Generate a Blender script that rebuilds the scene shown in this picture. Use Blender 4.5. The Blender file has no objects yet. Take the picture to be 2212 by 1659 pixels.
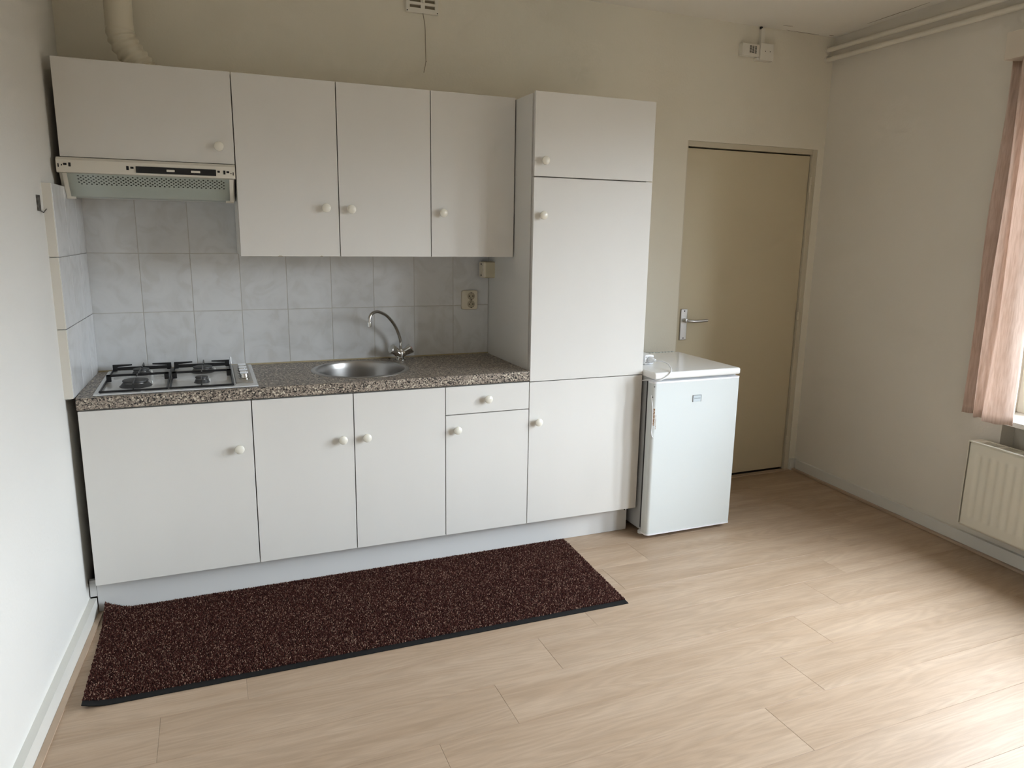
import bpy, bmesh, math, random
import numpy as np
from mathutils import Vector, Matrix
R = math.radians
SC = bpy.context.scene
COL = SC.collection
random.seed(7)

# ------------------------------------------------------------------ camera, daylight, exposure
cam = bpy.data.cameras.new('camera')
cam.sensor_fit = 'HORIZONTAL'; cam.sensor_width = 36.0
cam.lens = 1585.54 / 2212 * 36.0
cam.clip_start = 0.02
co = bpy.data.objects.new('camera', cam); COL.objects.link(co)
co.location = (0.4671, -3.5524, 1.4821)
co.rotation_euler = (1.3691, -0.0155, -0.3905)
SC.camera = co

SKY_STRENGTH = 2.2
SKY_BANDS = ((0.49, (0.16, 0.15, 0.13)), (0.515, (0.35, 0.36, 0.37)), (0.555, (1.90, 2.08, 2.30)), (0.65, (2.05, 2.25, 2.50)))
EXPOSURE = 0.0
w = bpy.data.worlds.new('overcast_sky'); SC.world = w; w.use_nodes = True
nt = w.node_tree; nt.nodes.clear()
_o = nt.nodes.new('ShaderNodeOutputWorld'); _b = nt.nodes.new('ShaderNodeBackground')
_tc = nt.nodes.new('ShaderNodeTexCoord'); _sx = nt.nodes.new('ShaderNodeSeparateXYZ')
_mr = nt.nodes.new('ShaderNodeMapRange'); _cr = nt.nodes.new('ShaderNodeValToRGB')
_mr.inputs['From Min'].default_value = -1; _mr.inputs['From Max'].default_value = 1
nt.links.new(_tc.outputs['Generated'], _sx.inputs[0]); nt.links.new(_sx.outputs['Z'], _mr.inputs['Value'])
nt.links.new(_mr.outputs[0], _cr.inputs[0])
e = _cr.color_ramp.elements
e[0].position = 0.0; e[0].color = (0.10, 0.095, 0.085, 1)      # street below the horizon
e[1].position = 1.0; e[1].color = (2.20, 2.42, 2.70, 1)         # overcast zenith
for pos, c in SKY_BANDS:                                        # house fronts across the street, then cloud
    k = e.new(pos); k.color = (*c, 1)
nt.links.new(_cr.outputs[0], _b.inputs[0]); _b.inputs[1].default_value = SKY_STRENGTH * 9.0
nt.links.new(_b.outputs[0], _o.inputs[0])
SC.view_settings.view_transform = 'Standard'; SC.view_settings.look = 'None'
SC.view_settings.exposure = EXPOSURE; SC.view_settings.gamma = 1.0
SC.view_settings.use_curve_mapping = False
SC.cycles.max_bounces = 8; SC.cycles.diffuse_bounces = 6; SC.cycles.glossy_bounces = 3
SC.cycles.use_adaptive_sampling = True; SC.cycles.adaptive_threshold = 0.1; SC.cycles.adaptive_min_samples = 16
SC.cycles.transparent_max_bounces = 16; SC.cycles.caustics_reflective = False; SC.cycles.caustics_refractive = False
SC.cycles.use_denoising = True; SC.cycles.sample_clamp_indirect = 6.0

# right wall runs slightly askew: u along the wall from the corner, d out into the room
WR0 = Vector((3.955, 0, 0)); WU = Vector((-0.0718, -0.9974, 0)); WD = Vector((-0.9974, 0.0718, 0))
def RW(u, d, z): return WR0 + WU * u + WD * d + Vector((0, 0, z))
RV = 0.02     # how far the window frames sit deeper than the plaster edge
WIN = [(1.31, 2.35, 0.685, 2.28), (2.65, 3.75, 0.685, 2.28)]     # u0, u1, z0, z1
def portal(u0, u1, z0, z1):
    L = bpy.data.lights.new('daylight_portal', 'AREA'); L.shape = 'RECTANGLE'
    L.size = u1 - u0; L.size_y = z1 - z0; L.cycles.is_portal = True
    o = bpy.data.objects.new('daylight_portal', L); COL.objects.link(o)
    m = Matrix((WU, Vector((0, 0, 1)), -WD)).transposed()
    m = Matrix((Vector((-WU.x, -WU.y, 0)), Vector((0, 0, 1)), -WD)).transposed()
    o.matrix_world = Matrix.Translation(RW((u0 + u1) / 2, -0.235 - RV, (z0 + z1) / 2)) @ m.to_4x4()
for wn in WIN: portal(*wn)

# ------------------------------------------------------------------ materials
M = {}
def mat(name, col, rough=0.5, metal=0.0, spec=0.5, bump=None, var=None, coat=0.0):
    """bump=(scale,strength,distance); var=(scale, second colour, stretch xyz)"""
    m = bpy.data.materials.new(name); m.use_nodes = True; n = m.node_tree; b = n.nodes['Principled BSDF']
    b.inputs['Base Color'].default_value = (*col, 1); b.inputs['Roughness'].default_value = rough
    b.inputs['Metallic'].default_value = metal; b.inputs['Specular IOR Level'].default_value = spec
    b.inputs['Coat Weight'].default_value = coat
    if bump or var: tc = n.nodes.new('ShaderNodeTexCoord')
    if bump:
        t = n.nodes.new('ShaderNodeTexNoise'); t.inputs['Scale'].default_value = bump[0]; t.inputs['Detail'].default_value = 1
        n.links.new(tc.outputs['Object'], t.inputs['Vector'])
        bp = n.nodes.new('ShaderNodeBump'); bp.inputs['Strength'].default_value = bump[1]; bp.inputs['Distance'].default_value = bump[2]
        n.links.new(t.outputs['Fac'], bp.inputs['Height']); n.links.new(bp.outputs[0], b.inputs['Normal'])
    if var:
        mp = n.nodes.new('ShaderNodeMapping'); mp.inputs['Scale'].default_value = var[2]
        n.links.new(tc.outputs['Object'], mp.inputs['Vector'])
        t = n.nodes.new('ShaderNodeTexNoise'); t.inputs['Scale'].default_value = var[0]; t.inputs['Detail'].default_value = 1
        n.links.new(mp.outputs[0], t.inputs['Vector'])
        mr = n.nodes.new('ShaderNodeMapRange'); mr.inputs['From Min'].default_value = 0.35; mr.inputs['From Max'].default_value = 0.65
        n.links.new(t.outputs['Fac'], mr.inputs['Value'])
        mx = n.nodes.new('ShaderNodeMix'); mx.data_type = 'RGBA'
        mx.inputs['A'].default_value = (*col, 1); mx.inputs['B'].default_value = (*var[1], 1)
        n.links.new(mr.outputs[0], mx.inputs['Factor']); n.links.new(mx.outputs['Result'], b.inputs['Base Color'])
    M[name] = m; return m
mat('wall_cream', (0.755, 0.715, 0.61), 0.85, spec=0.25, bump=(90, 0.25, 0.002), var=(2.5, (0.74, 0.70, 0.595), (1, 1, 1)))
mat('wall_white', (0.71, 0.695, 0.655), 0.85, spec=0.25, bump=(70, 0.25, 0.002), var=(2.0, (0.695, 0.68, 0.64), (1, 1, 1)))
mat('wall_grey', (0.72, 0.68, 0.605), 0.85, spec=0.25, bump=(70, 0.25, 0.002), var=(2.0, (0.705, 0.665, 0.59), (1, 1, 1)))
mat('ceiling_paint', (0.81, 0.78, 0.715), 0.9, spec=0.2, bump=(60, 0.2, 0.002))
mat('cabinet_white', (0.705, 0.69, 0.655), 0.42, spec=0.4, bump=(420, 0.10, 0.0006), var=(6, (0.695, 0.68, 0.645), (1, 1, 0.25)))
mat('carcass_white', (0.74, 0.72, 0.67), 0.5)
mat('plinth_white', (0.67, 0.67, 0.66), 0.45)
mat('knob_cream', (0.80, 0.77, 0.675), 0.22)
mat('trim_paint', (0.56, 0.505, 0.39), 0.4, bump=(60, 0.15, 0.002))
mat('base_white', (0.68, 0.67, 0.62), 0.4, bump=(50, 0.2, 0.002))
mat('door_cream', (0.56, 0.49, 0.345), 0.4, spec=0.4, bump=(200, 0.06, 0.0008))
mat('grout', (0.50, 0.48, 0.44), 0.9)
mat('silicone', (0.42, 0.35, 0.22), 0.5)
mat('tile_strip', (0.70, 0.67, 0.60), 0.25)
mat('chrome', (0.62, 0.61, 0.58), 0.13, 1.0)
mat('steel', (0.40, 0.385, 0.365), 0.33, 1.0, bump=(300, 0.05, 0.0005))
mat('steel_rim', (0.46, 0.45, 0.43), 0.34, 1.0)
mat('aluminium', (0.62, 0.62, 0.62), 0.38, 1.0)
mat('enamel_white', (0.72, 0.73, 0.73), 0.12)
mat('hob_panel', (0.40, 0.375, 0.33), 0.3, 0.6)
mat('cast_black', (0.012, 0.012, 0.013), 0.35)
mat('burner_grey', (0.040, 0.039, 0.039), 0.5, bump=(400, 0.2, 0.0008))
mat('burner_ring', (0.30, 0.29, 0.28), 0.25, 1.0)
mat('black_plastic', (0.008, 0.008, 0.009), 0.35)
mat('dark_hole', (0.01, 0.009, 0.008), 0.9)
mat('hood_cream', (0.72, 0.685, 0.60), 0.35)
mat('hood_metal', (0.66, 0.655, 0.61), 0.4)
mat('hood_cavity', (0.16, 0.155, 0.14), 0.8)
mat('duct_cream', (0.66, 0.61, 0.49), 0.4, bump=(120, 0.15, 0.001))
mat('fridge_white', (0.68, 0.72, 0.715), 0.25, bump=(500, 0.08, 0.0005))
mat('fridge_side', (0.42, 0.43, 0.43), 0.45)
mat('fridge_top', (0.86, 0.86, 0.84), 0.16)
mat('gasket', (0.02, 0.02, 0.022), 0.6)
mat('badge', (0.66, 0.74, 0.78), 0.3, 0.3)
mat('badge_frame', (0.33, 0.36, 0.38), 0.3, 0.6)
mat('badge_ink', (0.22, 0.27, 0.30), 0.5)
mat('rust', (0.22, 0.09, 0.03), 0.8, var=(160, (0.55, 0.46, 0.36), (1, 1, 1)))
mat('socket_white', (0.84, 0.85, 0.87), 0.3)
mat('box_beige', (0.55, 0.50, 0.36), 0.4)
mat('outlet_cream', (0.70, 0.64, 0.51), 0.35)
mat('outlet_dark', (0.45, 0.39, 0.28), 0.4)
mat('plastic_white', (0.74, 0.71, 0.63), 0.4)
mat('pipe_paint', (0.70, 0.66, 0.57), 0.4)
mat('radiator_paint', (0.72, 0.69, 0.59), 0.35)
mat('rubber', (0.009, 0.009, 0.009), 0.75, spec=0.2)
mat('cord', (0.22, 0.18, 0.12), 0.8)
mat('red_dot', (0.45, 0.01, 0.015), 0.3)
mat('bracket_metal', (0.07, 0.065, 0.058), 0.5, 0.7, var=(80, (0.20, 0.19, 0.17), (1, 1, 1)))
mat('sill_white', (0.82, 0.81, 0.78), 0.3)
mat('frame_white', (0.80, 0.77, 0.69), 0.35)
mat('slab', (0.25, 0.19, 0.14), 0.9)
mat('moulding', (0.47, 0.35, 0.25), 0.4, var=(30, (0.42, 0.31, 0.22), (0.3, 0.3, 1)))
mat('threshold', (0.03, 0.02, 0.015), 0.7)
mat('curtain_rail', (0.62, 0.55, 0.46), 0.5)

def tile_mat():
    m = bpy.data.materials.new('tile_marbled'); m.use_nodes = True; n = m.node_tree; b = n.nodes['Principled BSDF']
    tc = n.nodes.new('ShaderNodeTexCoord'); oi = n.nodes.new('ShaderNodeObjectInfo')
    ad = n.nodes.new('ShaderNodeVectorMath'); ad.operation = 'ADD'
    cb = n.nodes.new('ShaderNodeCombineXYZ'); ml = n.nodes.new('ShaderNodeMath'); ml.operation = 'MULTIPLY'; ml.inputs[1].default_value = 23
    n.links.new(oi.outputs['Random'], ml.inputs[0]); n.links.new(ml.outputs[0], cb.inputs[0]); n.links.new(ml.outputs[0], cb.inputs[1])
    n.links.new(tc.outputs['Object'], ad.inputs[0]); n.links.new(cb.outputs[0], ad.inputs[1])
    t = n.nodes.new('ShaderNodeTexNoise'); t.inputs['Scale'].default_value = 9; t.inputs['Detail'].default_value = 6; t.inputs['Distortion'].default_value = 1.4
    n.links.new(ad.outputs[0], t.inputs['Vector'])
    cr = n.nodes.new('ShaderNodeValToRGB'); el = cr.color_ramp.elements
    el[0].position = 0.36; el[0].color = (0.60, 0.60, 0.59, 1); el[1].position = 0.60; el[1].color = (0.665, 0.67, 0.67, 1)
    k = el.new(0.48); k.color = (0.64, 0.645, 0.645, 1)
    n.links.new(t.outputs['Fac'], cr.inputs[0]); n.links.new(cr.outputs[0], b.inputs['Base Color'])
    b.inputs['Roughness'].default_value = 0.16; b.inputs['Specular IOR Level'].default_value = 0.5
    M['tile'] = m
tile_mat()

def wood_mat():
    m = bpy.data.materials.new('oak_laminate'); m.use_nodes = True; n = m.node_tree; b = n.nodes['Principled BSDF']; L = n.links.new
    tc = n.nodes.new('ShaderNodeTexCoord'); oi = n.nodes.new('ShaderNodeObjectInfo')
    cb = n.nodes.new('ShaderNodeCombineXYZ'); ml = n.nodes.new('ShaderNodeMath'); ml.operation = 'MULTIPLY'; ml.inputs[1].default_value = 41
    L(oi.outputs['Random'], ml.inputs[0])
    for i in range(3): L(ml.outputs[0], cb.inputs[i])
    ad = n.nodes.new('ShaderNodeVectorMath'); ad.operation = 'ADD'; L(tc.outputs['Object'], ad.inputs[0]); L(cb.outputs[0], ad.inputs[1])
    # broad soft bands along the board
    mp = n.nodes.new('ShaderNodeMapping'); mp.inputs['Scale'].default_value = (0.9, 9, 1); L(ad.outputs[0], mp.inputs[0])
    t1 = n.nodes.new('ShaderNodeTexNoise'); t1.inputs['Scale'].default_value = 1.6; t1.inputs['Detail'].default_value = 3; L(mp.outputs[0], t1.inputs['Vector'])
    # cathedral figure: rings cut lengthwise
    mp2 = n.nodes.new('ShaderNodeMapping'); mp2.inputs['Scale'].default_value = (0.55, 5.0, 1); L(ad.outputs[0], mp2.inputs[0])
    t2 = n.nodes.new('ShaderNodeTexNoise'); t2.inputs['Scale'].default_value = 1.5; t2.inputs['Detail'].default_value = 2; L(mp2.outputs[0], t2.inputs['Vector'])
    sn = n.nodes.new('ShaderNodeMath'); sn.operation = 'MULTIPLY'; sn.inputs[1].default_value = 130; L(t2.outputs['Fac'], sn.inputs[0])
    si = n.nodes.new('ShaderNodeMath'); si.operation = 'SINE'; L(sn.outputs[0], si.inputs[0])
    # fine pores
    mp3 = n.nodes.new('ShaderNodeMapping'); mp3.inputs['Scale'].default_value = (14, 260, 1); L(ad.outputs[0], mp3.inputs[0])
    t3 = n.nodes.new('ShaderNodeTexNoise'); t3.inputs['Scale'].default_value = 1.0; t3.inputs['Detail'].default_value = 3; L(mp3.outputs[0], t3.inputs['Vector'])
    cr = n.nodes.new('ShaderNodeValToRGB'); el = cr.color_ramp.elements
    el[0].position = 0.32; el[0].color = (0.362, 0.258, 0.174, 1); el[1].position = 0.68; el[1].color = (0.425, 0.317, 0.226, 1)
    L(t1.outputs['Fac'], cr.inputs[0])
    a1 = n.nodes.new('ShaderNodeMath'); a1.operation = 'MULTIPLY_ADD'; a1.inputs[1].default_value = 0.045; a1.inputs[2].default_value = 0.0; L(si.outputs[0], a1.inputs[0])
    a2 = n.nodes.new('ShaderNodeMath'); a2.operation = 'MULTIPLY_ADD'; a2.inputs[1].default_value = 0.30; L(t3.outputs['Fac'], a2.inputs[0]); L(a1.outputs[0], a2.inputs[2])
    a3 = n.nodes.new('ShaderNodeMath'); a3.operation = 'ADD'; a3.inputs[1].default_value = 0.85; L(a2.outputs[0], a3.inputs[0])
    rv = n.nodes.new('ShaderNodeMath'); rv.operation = 'MULTIPLY_ADD'; rv.inputs[1].default_value = 0.05; L(oi.outputs['Random'], rv.inputs[0]); L(a3.outputs[0], rv.inputs[2])
    mx = n.nodes.new('ShaderNodeVectorMath'); mx.operation = 'SCALE'; L(cr.outputs[0], mx.inputs[0]); L(rv.outputs[0], mx.inputs['Scale'])
    L(mx.outputs[0], b.inputs['Base Color'])
    bp = n.nodes.new('ShaderNodeBump'); bp.inputs['Strength'].default_value = 0.18; bp.inputs['Distance'].default_value = 0.0008
    L(a2.outputs[0], bp.inputs['Height']); L(bp.outputs[0], b.inputs['Normal'])
    b.inputs['Roughness'].default_value = 0.46; b.inputs['Specular IOR Level'].default_value = 0.30
    M['wood'] = m
wood_mat()

def granite_mat():
    m = bpy.data.materials.new('speckled_laminate'); m.use_nodes = True; n = m.node_tree; b = n.nodes['Principled BSDF']; L = n.links.new
    tc = n.nodes.new('ShaderNodeTexCoord')
    wn = n.nodes.new('ShaderNodeTexNoise'); wn.inputs['Scale'].default_value = 140; L(tc.outputs['Object'], wn.inputs['Vector'])
    wm = n.nodes.new('ShaderNodeVectorMath'); wm.operation = 'SCALE'; wm.inputs['Scale'].default_value = 0.004; L(wn.outputs['Color'], wm.inputs[0])
    ad = n.nodes.new('ShaderNodeVectorMath'); ad.operation = 'ADD'; L(tc.outputs['Object'], ad.inputs[0]); L(wm.outputs[0], ad.inputs[1])
    v1 = n.nodes.new('ShaderNodeTexVoronoi'); v1.inputs['Scale'].default_value = 245; L(ad.outputs[0], v1.inputs['Vector'])
    c1 = n.nodes.new('ShaderNodeSeparateColor'); L(v1.outputs['Color'], c1.inputs[0])
    cr = n.nodes.new('ShaderNodeValToRGB'); cr.color_ramp.interpolation = 'CONSTANT'; el = cr.color_ramp.elements
    el[0].position = 0.0; el[0].color = (0.016, 0.014, 0.013, 1); el[1].position = 0.86; el[1].color = (0.46, 0.40, 0.32, 1)
    for p_, c_ in ((0.22, (0.13, 0.107, 0.088, 1)), (0.40, (0.25, 0.205, 0.167, 1)), (0.66, (0.36, 0.30, 0.245, 1))):
        k = el.new(p_); k.color = c_
    L(c1.outputs[0], cr.inputs[0])
    v2 = n.nodes.new('ShaderNodeTexVoronoi'); v2.inputs['Scale'].default_value = 98; L(ad.outputs[0], v2.inputs['Vector'])
    c2 = n.nodes.new('ShaderNodeSeparateColor'); L(v2.outputs['Color'], c2.inputs[0])
    g1 = n.nodes.new('ShaderNodeMath'); g1.operation = 'GREATER_THAN'; g1.inputs[1].default_value = 0.74; L(c2.outputs[1], g1.inputs[0])
    g2 = n.nodes.new('ShaderNodeMath'); g2.operation = 'LESS_THAN'; g2.inputs[1].default_value = 0.42; L(v2.outputs['Distance'], g2.inputs[0])
    gm = n.nodes.new('ShaderNodeMath'); gm.operation = 'MULTIPLY'; L(g1.outputs[0], gm.inputs[0]); L(g2.outputs[0], gm.inputs[1])
    mx = n.nodes.new('ShaderNodeMix'); mx.data_type = 'RGBA'; mx.inputs['B'].default_value = (0.60, 0.545, 0.44, 1)
    L(gm.outputs[0], mx.inputs['Factor']); L(cr.outputs[0], mx.inputs['A']); L(mx.outputs['Result'], b.inputs['Base Color'])
    b.inputs['Roughness'].default_value = 0.38
    M['granite'] = m
granite_mat()

def pile_mat():
    m = bpy.data.materials.new('brown_pile'); m.use_nodes = True; n = m.node_tree; b = n.nodes['Principled BSDF']; L = n.links.new
    at = n.nodes.new('ShaderNodeAttribute'); at.attribute_name = 'tuft'
    cr = n.nodes.new('ShaderNodeValToRGB'); el = cr.color_ramp.elements; cr.color_ramp.interpolation = 'LINEAR'
    el[0].position = 0.0; el[0].color = (0.026, 0.0072, 0.0058, 1); el[1].position = 1.0; el[1].color = (0.36, 0.23, 0.17, 1)
    for p_, c_ in ((0.5, (0.054, 0.0160, 0.0122, 1)), (0.8, (0.105, 0.041, 0.031, 1)), (0.92, (0.22, 0.135, 0.10, 1))):
        k = el.new(p_); k.color = c_
    L(at.outputs['Fac'], cr.inputs[0]); L(cr.outputs[0], b.inputs['Base Color'])
    b.inputs['Roughness'].default_value = 0.9; b.inputs['Specular IOR Level'].default_value = 0.15
    M['pile'] = m
pile_mat()

def glass_mat(name, tint, refl):
    m = bpy.data.materials.new(name); m.use_nodes = True; n = m.node_tree; n.nodes.clear()
    o = n.nodes.new('ShaderNodeOutputMaterial'); t = n.nodes.new('ShaderNodeBsdfTransparent'); g = n.nodes.new('ShaderNodeBsdfGlossy')
    lw = n.nodes.new('ShaderNodeLayerWeight'); lw.inputs[0].default_value = 0.5; mx = n.nodes.new('ShaderNodeMixShader')
    pw = n.nodes.new('ShaderNodeMath'); pw.operation = 'POWER'; pw.inputs[1].default_value = 5; n.links.new(lw.outputs['Facing'], pw.inputs[0])
    f = n.nodes.new('ShaderNodeMath'); f.operation = 'MULTIPLY_ADD'; f.inputs[1].default_value = 0.9; f.inputs[2].default_value = 0.04; n.links.new(pw.outputs[0], f.inputs[0])
    t.inputs[0].default_value = (*tint, 1); g.inputs['Roughness'].default_value = refl
    n.links.new(f.outputs[0], mx.inputs[0]); n.links.new(t.outputs[0], mx.inputs[1]); n.links.new(g.outputs[0], mx.inputs[2])
    n.links.new(mx.outputs[0], o.inputs[0]); M[name] = m
glass_mat('window_glass', (0.97, 0.98, 0.98), 0.02)
glass_mat('visor_glass', (0.93, 0.955, 0.945), 0.15)

def curtain_mat():
    m = bpy.data.materials.new('curtain_fabric'); m.use_nodes = True; n = m.node_tree; n.nodes.clear(); L = n.links.new
    o = n.nodes.new('ShaderNodeOutputMaterial'); d = n.nodes.new('ShaderNodeBsdfDiffuse'); t = n.nodes.new('ShaderNodeBsdfTranslucent'); mx = n.nodes.new('ShaderNodeMixShader')
    tc = n.nodes.new('ShaderNodeTexCoord'); mp = n.nodes.new('ShaderNodeMapping'); mp.inputs['Scale'].default_value = (160, 160, 14)
    ns = n.nodes.new('ShaderNodeTexNoise'); ns.inputs['Scale'].default_value = 1; ns.inputs['Detail'].default_value = 4
    cr = n.nodes.new('ShaderNodeValToRGB'); el = cr.color_ramp.elements
    el[0].position = 0.35; el[0].color = (0.64, 0.525, 0.455, 1); el[1].position = 0.6; el[1].color = (0.75, 0.64, 0.575, 1)
    L(tc.outputs['Object'], mp.inputs[0]); L(mp.outputs[0], ns.inputs['Vector']); L(ns.outputs['Fac'], cr.inputs[0])
    L(cr.outputs[0], d.inputs[0]); L(cr.outputs[0], t.inputs[0]); mx.inputs[0].default_value = 0.42
    L(d.outputs[0], mx.inputs[1]); L(t.outputs[0], mx.inputs[2]); L(mx.outputs[0], o.inputs[0]); M['curtain'] = m
curtain_mat()

# ------------------------------------------------------------------ building helpers
def thing(name, label, cat, loc=(0, 0, 0), group=None):
    o = bpy.data.objects.new(name, None); COL.objects.link(o); o.location = loc; o.empty_display_size = 0.05
    o['label'] = label; o['category'] = cat
    if group: o['group'] = group
    return o
def tag(o, label, cat, group=None):
    o['label'] = label; o['category'] = cat
    if group: o['group'] = group
    return o
def struct(o): o['kind'] = 'structure'; return o
def wloc(o):
    v = Vector((0, 0, 0))
    while o is not None: v += Vector(o.location); o = o.parent
    return v
def obj(name, bm, m, parent=None, origin=None, smooth=35):
    """bm in world coordinates; origin = where the object's own origin goes"""
    if origin is None: origin = wloc(parent) if parent else Vector((0, 0, 0))
    origin = Vector(origin)
    bmesh.ops.translate(bm, vec=-origin, verts=bm.verts)
    bmesh.ops.recalc_face_normals(bm, faces=bm.faces)
    me = bpy.data.meshes.new(name); bm.to_mesh(me); bm.free()
    if m is not None: me.materials.append(M[m])
    if smooth:
        for p in me.polygons: p.use_smooth = True
        me.set_sharp_from_angle(angle=R(smooth))
    o = bpy.data.objects.new(name, me); COL.objects.link(o)
    if smooth:
        wn = o.modifiers.new('normals', 'WEIGHTED_NORMAL'); wn.keep_sharp = True; wn.weight = 80
    o.location = origin - (wloc(parent) if parent else Vector((0, 0, 0)))
    o.parent = parent
    return o
def add_box(bm, x0, x1, y0, y1, z0, z1, bevel=0.0, seg=2, f=None):
    v = [bm.verts.new(p) for p in ((x0, y0, z0), (x1, y0, z0), (x1, y1, z0), (x0, y1, z0), (x0, y0, z1), (x1, y0, z1), (x1, y1, z1), (x0, y1, z1))]
    fs = [bm.faces.new([v[i] for i in q]) for q in ((0, 3, 2, 1), (4, 5, 6, 7), (0, 1, 5, 4), (1, 2, 6, 5), (2, 3, 7, 6), (3, 0, 4, 7))]
    if bevel:
        es = list({e for q in fs for e in q.edges})
        r = bmesh.ops.bevel(bm, geom=es, offset=bevel, segments=seg, profile=0.5, affect='EDGES')
        vs = list({x for q in r['faces'] for x in q.verts})
    return v
def box(name, x0, x1, y0, y1, z0, z1, m, parent=None, bevel=0.0, seg=2, origin=None):
    bm = bmesh.new(); add_box(bm, min(x0, x1), max(x0, x1), min(y0, y1), max(y0, y1), min(z0, z1), max(z0, z1), bevel, seg)
    return obj(name, bm, m, parent, origin)
def rbox(name, u0, u1, d0, d1, z0, z1, m, parent=None, bevel=0.0, seg=2):
    """box laid along the right wall"""
    bm = bmesh.new(); add_box(bm, u0, u1, d0, d1, z0, z1, bevel, seg)
    for v in bm.verts: v.co = RW(v.co.x, v.co.y, v.co.z)
    return obj(name, bm, m, parent)
def add_lathe(bm, prof, center, axis=(0, 0, 1), seg=32, lobe=None):
    """prof: list of (r, h) along the axis"""
    ax = Vector(axis).normalized(); q = Vector((0, 0, 1)).rotation_difference(ax); c = Vector(center); rings = []
    for r, h in prof:
        if r <= 1e-6: rings.append([bm.verts.new(c + q @ Vector((0, 0, h)))]); continue
        ring = []
        for i in range(seg):
            t = 2 * math.pi * i / seg; rr = r * (1 + lobe * math.cos(3 * t)) if lobe else r
            ring.append(bm.verts.new(c + q @ Vector((rr * math.cos(t), rr * math.sin(t), h))))
        rings.append(ring)
    for a, b in zip(rings, rings[1:]):
        for i in range(seg):
            j = (i + 1) % seg
            if len(a) == 1 and len(b) == 1: continue
            if len(a) == 1: bm.faces.new((a[0], b[i], b[j]))
            elif len(b) == 1: bm.faces.new((a[i], a[j], b[0]))
            else: bm.faces.new((a[i], a[j], b[j], b[i]))
    return bm
def lathe(name, prof, center, m, parent=None, axis=(0, 0, 1), seg=32, lobe=None, smooth=35):
    return obj(name, add_lathe(bmesh.new(), prof, center, axis, seg, lobe), m, parent, smooth=smooth)
def add_tube(bm, pts, r, seg=12, cap=True):
    pts = [Vector(p) for p in pts]; rs = r if isinstance(r, (list, tuple)) else [r] * len(pts); rings = []; up = None
    for i, p in enumerate(pts):
        t = (pts[min(i + 1, len(pts) - 1)] - pts[max(i - 1, 0)]).normalized()
        if up is None:
            up = Vector((0, 0, 1)) if abs(t.z) < 0.9 else Vector((1, 0, 0))
        n = (up - t * up.dot(t)).normalized(); up = n; b = t.cross(n)
        rings.append([bm.verts.new(p + (n * math.cos(2 * math.pi * k / seg) + b * math.sin(2 * math.pi * k / seg)) * rs[i]) for k in range(seg)])
    for a, b in zip(rings, rings[1:]):
        for i in range(seg):
            j = (i + 1) % seg; bm.faces.new((a[i], a[j], b[j], b[i]))
    if cap: bm.faces.new(rings[0][::-1]); bm.faces.new(rings[-1])
    return bm
def tube(name, pts, r, m, parent=None, seg=12): return obj(name, add_tube(bmesh.new(), pts, r, seg), m, parent, smooth=50)
def spline(pts, n=8):
    P = [Vector(p) for p in pts]; P = [P[0] * 2 - P[1]] + P + [P[-1] * 2 - P[-2]]; out = []
    for i in range(1, len(P) - 2):
        for k in range(n):
            t = k / n; a, b, c, d = P[i - 1:i + 3]
            out.append(0.5 * ((2 * b) + (c - a) * t + (2 * a - 5 * b + 4 * c - d) * t * t + (3 * b - a - 3 * c + d) * t ** 3))
    return out + [P[-2]]
def add_prism(bm, poly, axis, a0, a1):
    """extrude a polygon (2D list) along axis 'x','y' or 'z' from a0 to a1"""
    def P(q, a): return {'x': (a, q[0], q[1]), 'y': (q[0], a, q[1]), 'z': (q[0], q[1], a)}[axis]
    A = [bm.verts.new(P(q, a0)) for q in poly]; B = [bm.verts.new(P(q, a1)) for q in poly]
    bm.faces.new(A); bm.faces.new(B[::-1])
    for i in range(len(poly)):
        j = (i + 1) % len(poly); bm.faces.new((A[i], B[i], B[j], A[j]))
    return bm
def rplate(name, a0, a1, b0, b1, c0, c1, r, m, parent, axis='y', edge=0.003):
    """plate with rounded corners: a, b span its face, c0 (back) to c1 (front) its thickness along axis"""
    def ring(k):
        out = []
        for cx_, cy_, t0 in ((a1 - r, b1 - r, 0), (a0 + r, b1 - r, 90), (a0 + r, b0 + r, 180), (a1 - r, b0 + r, 270)):
            for i in range(6):
                t = R(t0 + 18 * i); out.append((cx_ + (r - k) * math.cos(t), cy_ + (r - k) * math.sin(t)))
        return out
    sg = 1 if c1 > c0 else -1; bm = bmesh.new(); rings = []
    for k, c_ in ((0, c0), (0, c1 - sg * edge), (edge * 0.3, c1 - sg * edge * 0.3), (edge, c1)):
        rings.append([bm.verts.new((q[0], c_, q[1]) if axis == 'y' else (c_, q[0], q[1])) for q in ring(k)])
    for A, B in zip(rings, rings[1:]):
        for i in range(24): bm.faces.new((A[i], A[(i + 1) % 24], B[(i + 1) % 24], B[i]))
    bm.faces.new(rings[0][::-1]); bm.faces.new(rings[-1])
    return obj(name, bm, m, parent, smooth=40)
def screw(name, c, r, m, parent, axis=(0, -1, 0)): return lathe(name, [(0, 0.001), (r, 0.001), (r, -0.001)], c, m, parent, axis, 10)

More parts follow.
